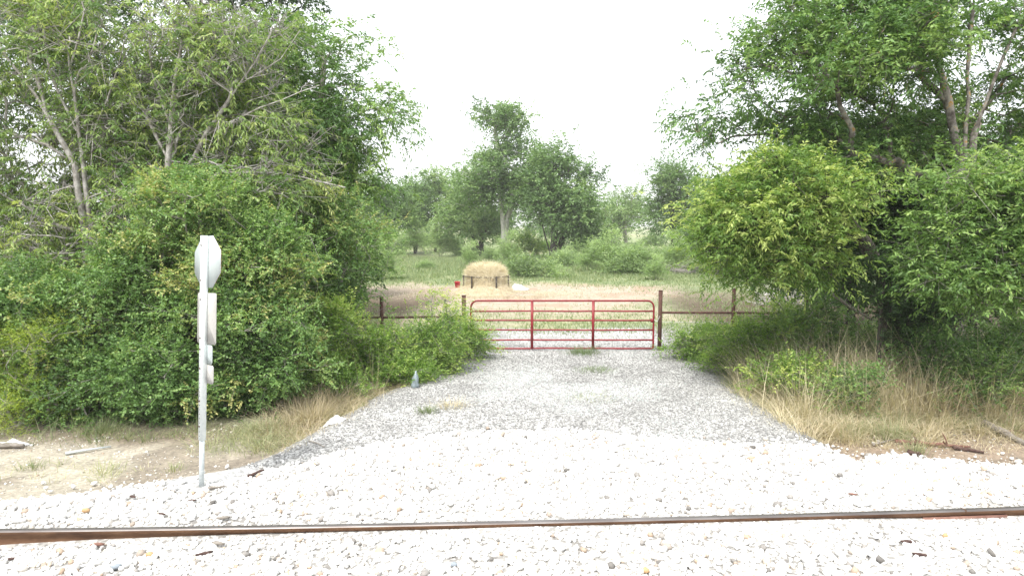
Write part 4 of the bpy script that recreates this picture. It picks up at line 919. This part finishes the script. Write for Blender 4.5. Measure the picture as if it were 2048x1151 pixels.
log('stick', 'long thin brown branch lying at the edge of the right verge', Gz(1790, 888, .05), Gz(1940, 897, .03), .03, wood_red, 'stick', 3, 4)
log('stick', 'curved grey stick at the left end of the debris on the right verge', Gz(1745, 894, .04), Gz(1800, 878, .04), .018, wood_grey, 'stick', 1, 5)
log('stick', 'broken dark branch between the thin branch and the log', Gz(1905, 899, .04), Gz(1968, 908, .03), .03, wood_dark, 'stick', 2, 6)
log('stick', 'reddish stick lying behind the grey log', Gz(2010, 866, .04), Gz(2075, 862, .04), .018, wood_red, 'stick', 1, 7)
log('bark_piece', 'dark chunk of wood with ribbed splinters at the ballast edge on the right', Gz(1815, 907, .03), Gz(1842, 912, .03), .045, wood_dark, 'wood debris', 2, 8)
log('stick', 'dark curl of bark on the ballast edge right of the sign post', Gz(497, 958, .04), Gz(528, 947, .05), .022, wood_dark, 'stick', 0, 9)
log('stick', 'flat brown stick just right of the foot of the sign post', Gz(415, 984, .05), Gz(450, 979, .05), .018, wood_grey, 'stick', 0, 10)
log('stick', 'thin pale dead stick above the left driveway edge', Gz(618, 885, .03), Gz(650, 897, .03), .012, wood_grey, 'stick', 0, 11)
log('fallen_log', 'grey weathered log lying at the far left edge', Gz(-30, 898, .06), Gz(48, 896, .04), .055, wood_grey, stubs=2, seed=12)
log('fence_stake', 'pale metal stake lying on the dirt left of the sign post', Gz(131, 910, .03), Gz(222, 896, .03), .022, galv, 'stake', 0, 13, n=3)
log('dead_branch', 'slanting dead branch leaning in the right thicket above the dry grass', P(1665, 588, 14.2), P(1745, 640, 14.0), .035, wood_grey, 'branch', 3, 14)
chips = [(265, 1001, .05, 'dark_', 'dark bark chunk on the ballast left of the sign post'), (384, 1009, .045, 'dark_', 'rust dark splinter on the ballast below the sign post'), (172, 1029, .055, 'och', 'ochre stone above the left end of the rail'),
         (325, 1036, .04, 'dark_', 'thin dark chip just above the rail at left'), (437, 1096, .07, 'grey', 'curved grey wood chip below the rail'), (410, 1116, .06, 'dark_', 'dark reddish splinter below the grey wood chip'),
         (233, 1143, .05, 'blue', 'blue grey stone near the bottom left'), (300, 1118, .05, 'och', 'tan stone below the rail at left'), (195, 1098, .06, 'red', 'thin reddish stick below the rail at left'), (22, 1127, .05, 'dark_', 'purplish chip at the bottom left corner'),
         (1838, 1118, .06, 'dark_', 'dark flat splinter below the rail at right'), (1815, 1092, .07, 'dark_', 'long dark splinter just below the rail at right'), (1890, 1080, .045, 'och', 'orange brown stone under the rail joint'),
         (908, 1139, .045, 'blue', 'dark grey pebble at the bottom centre'), (445, 1044, .06, 'grey', 'grey wood sliver just above the rail'), (785, 985, .05, 'red', 'brownish splinter in mid crossing'), (1290, 1150, .05, 'och', 'rusty brown stone at the bottom right of centre'),
         (1705, 996, .04, 'red', 'small reddish chip right of the crossing')]
MM = {'dark_': wood_dark, 'och': ochre, 'blue': bluegrey, 'grey': wood_grey, 'red': wood_red}
for i_, (px, py, s, mm, lb) in enumerate(chips):
    p = G(px, py); v, f = ico(); rr = np.random.default_rng(900+i_)
    sc = np.array([1.0, .75, .6]) if mm in ('och', 'blue') else np.array([1.5, .45, .32])
    a = rr.uniform(-.5, .5); V = v*(1+rr.uniform(-.2, .2, (12, 1)))*s*.85*sc; V = np.stack([V[:, 0]*math.cos(a)-V[:, 1]*math.sin(a), V[:, 0]*math.sin(a)+V[:, 1]*math.cos(a), V[:, 2]], 1)+p+[0, 0, .05]
    st_ = mm in ('och', 'blue')
    tag(mesh_obj('stone' if st_ else 'wood_chip', V, f, MM[mm], None, tuple(p)), lb, 'stone' if st_ else 'wood chip', 'loose stones and splinters on the ballast')
# crumpled white sheet by the driveway, plastic jug by the shrub
def crumple(px, py, w_, d_, h_, m, name, label, cat, seed):
    p = G(px, py); n1, n2 = 18, 9; u = np.linspace(-1, 1, n1); v_ = np.linspace(-1, 1, n2); Vt = []
    for th in (0, -.004):
        for b in v_:
            for a in u:
                x_ = p[0]+a*w_*(1-.25*b*b)+.05*b; y_ = p[1]+b*d_*(1-.2*a*a); hq = h_*(float(fbm(np.array(a*2.5+seed), np.array(b*2.5), seed)))*(1.3-abs(a)*1.1)*(1.15-b*b)
                Vt.append((x_, y_, gz(x_, y_)+.006+hq+th))
    N = n1*n2; f = [(j*n1+i, j*n1+i+1, (j+1)*n1+i+1, (j+1)*n1+i) for j in range(n2-1) for i in range(n1-1)]
    f += [tuple(q+N for q in ff[::-1]) for ff in f]
    tag(mesh_obj(name, Vt, f, m, None, tuple(p), smooth=False), label, cat)
crumple(668, 847, .20, .10, .16, white_plastic, 'plastic_sheet', 'crumpled white plastic sheet on the verge left of the driveway', 'litter', 3)
crumple(24, 890, .24, .07, .10, white_plastic, 'plastic_sheet', 'torn white plastic lying beside the grey log at far left', 'litter', 5)
crumple(1036, 580, .6, .28, .38, white_plastic, 'feed_sack', 'heap of white feed sacks right of the hay feeder', 'feed sack', 8)
p = G(830, 775)
pts = [(0, 0), (.10, 0), (.12, .02), (.12, .10), (.105, .13), (.115, .17), (.095, .26), (.05, .34), (.03, .36), (.03, .42), (.0, .42)]
V = []
for k, (r_, z_) in enumerate(pts):
    for a in np.linspace(0, 2*PI, 13)[:-1]:
        q = .62*r_*(1+.16*math.sin(3*a+k)); V.append((p[0]+q*math.cos(a)+z_*.05, p[1]+q*math.sin(a), p[2]+z_*.8))
f = [(i_*12+j, i_*12+(j+1) % 12, (i_+1)*12+(j+1) % 12, (i_+1)*12+j) for i_ in range(len(pts)-1) for j in range(12)]
clearp, nt, out = newmat('clear_plastic'); b = nt.nodes.new('ShaderNodeBsdfPrincipled'); b.inputs['Base Color'].default_value = (.42, .5, .55, 1); b.inputs['Roughness'].default_value = .18; b.inputs['Transmission Weight'].default_value = .45
n_ = noise(nt, 18, 3); bump(nt, n_.outputs['Fac'], b, .6, .02); nt.links.new(b.outputs[0], out.inputs[0])
tag(mesh_obj('plastic_bottle', V, f, clearp, None, tuple(p)), 'crumpled clear plastic bottle standing at the foot of the bright shrub', 'bottle')
# dead brush piles
def brush(label, px0, px1, py, hgt, n, r_, seed, Yoff=0, mat_=bark_grey):
    r = np.random.default_rng(seed); a, b = G(px0, py), G(px1, py); c = (a+b)/2; w_ = abs(b[0]-a[0])/2
    mb = MB()
    for k in range(n):
        s = c+np.array([r.uniform(-w_, w_)*.8, r.uniform(-.6, .6)+Yoff, r.uniform(.03, hgt*.7)]); an = r.normal(0, .5)+(PI if r.random() < .5 else 0)
        L = r.uniform(.4, 1.4)*w_*.6; dd = np.array([math.cos(an), math.sin(an)*.6, r.uniform(-.1, .35)]); m_ = s+dd*L*.5+r.normal(0, .06, 3); e_ = s+dd*L+r.normal(0, .12, 3)
        for q in (s, m_, e_): q[2] = max(q[2], gz(q[0], q[1])+.02)
        rr = r_*r.uniform(.3, 1); mb.tube([s, m_, e_], [rr, rr*.7, rr*.3], 4, False)
    tag(mb.build('brush_pile', mat_, None, tuple(c)), label, 'brush pile', 'piles of dead branches')
brush('low pile of grey dead branches in the pasture right of centre', 1335, 1480, 548, .4, 110, .045, 61)
brush('pale tangle of dead twigs under the bright yellow green tree', 1500, 1650, 610, .7, 130, .022, 62, 0, bark_pale)
brush('dark fallen limb and twigs at the feet of the dark pasture tree', 1140, 1190, 518, .25, 24, .04, 63)
def twigs(label, px, py, Y, n, ln, seed, up=.6):
    r = np.random.default_rng(seed); c = P(px, py, Y); mb = MB()
    for k in range(n):
        dd = nrm(r.normal(0, .7, 3)+np.array([0, -.1, up])); L = ln*r.uniform(.5, 1.2); m_ = c+dd*L*.5+r.normal(0, .05, 3); e_ = c+dd*L+r.normal(0, .1, 3)
        mb.tube([c+r.normal(0, .05, 3), m_, e_], [.008, .006, .003], 4, False)
        for q in range(3):
            d2 = nrm(dd+r.normal(0, .5, 3)); s_ = m_+(e_-m_)*r.random(); mb.tube([s_, s_+d2*L*.3], [.004, .002], 3, False)
    tag(mb.build('dead_twigs', bark_pale, None, tuple(c)), label, 'dead twigs', 'bare dead twigs sticking out of the brush')
twigs('pale bare twigs rising beside the leftmost visible fence post', 725, 745, 14.6, 9, 1.1, 71, 1.5)
twigs('grey bare twigs at the foot of the bush behind the stop sign', 370, 835, 12.0, 16, .45, 72, .4)
twigs('bare twigs sticking out of the rounded grey green bush', 610, 620, 13.9, 10, .9, 73, .9)
twigs('bare twigs between the low bush and the driveway grass', 520, 850, 12.4, 10, .4, 74, .6)

# ------------------------------------------------------------------ air
hm = bpy.data.materials.new('haze'); hm.use_nodes = True; nt = hm.node_tree; nt.nodes.clear()
out = nt.nodes.new('ShaderNodeOutputMaterial'); pv = nt.nodes.new('ShaderNodeVolumePrincipled'); pv.inputs['Color'].default_value = (.97, .97, .94, 1); pv.inputs['Density'].default_value = .0008
nt.links.new(pv.outputs[0], out.inputs['Volume'])
tag(MB().box((0, 1000, 16), (2600, 2600, 18)).build('haze', hm), kind='stuff')
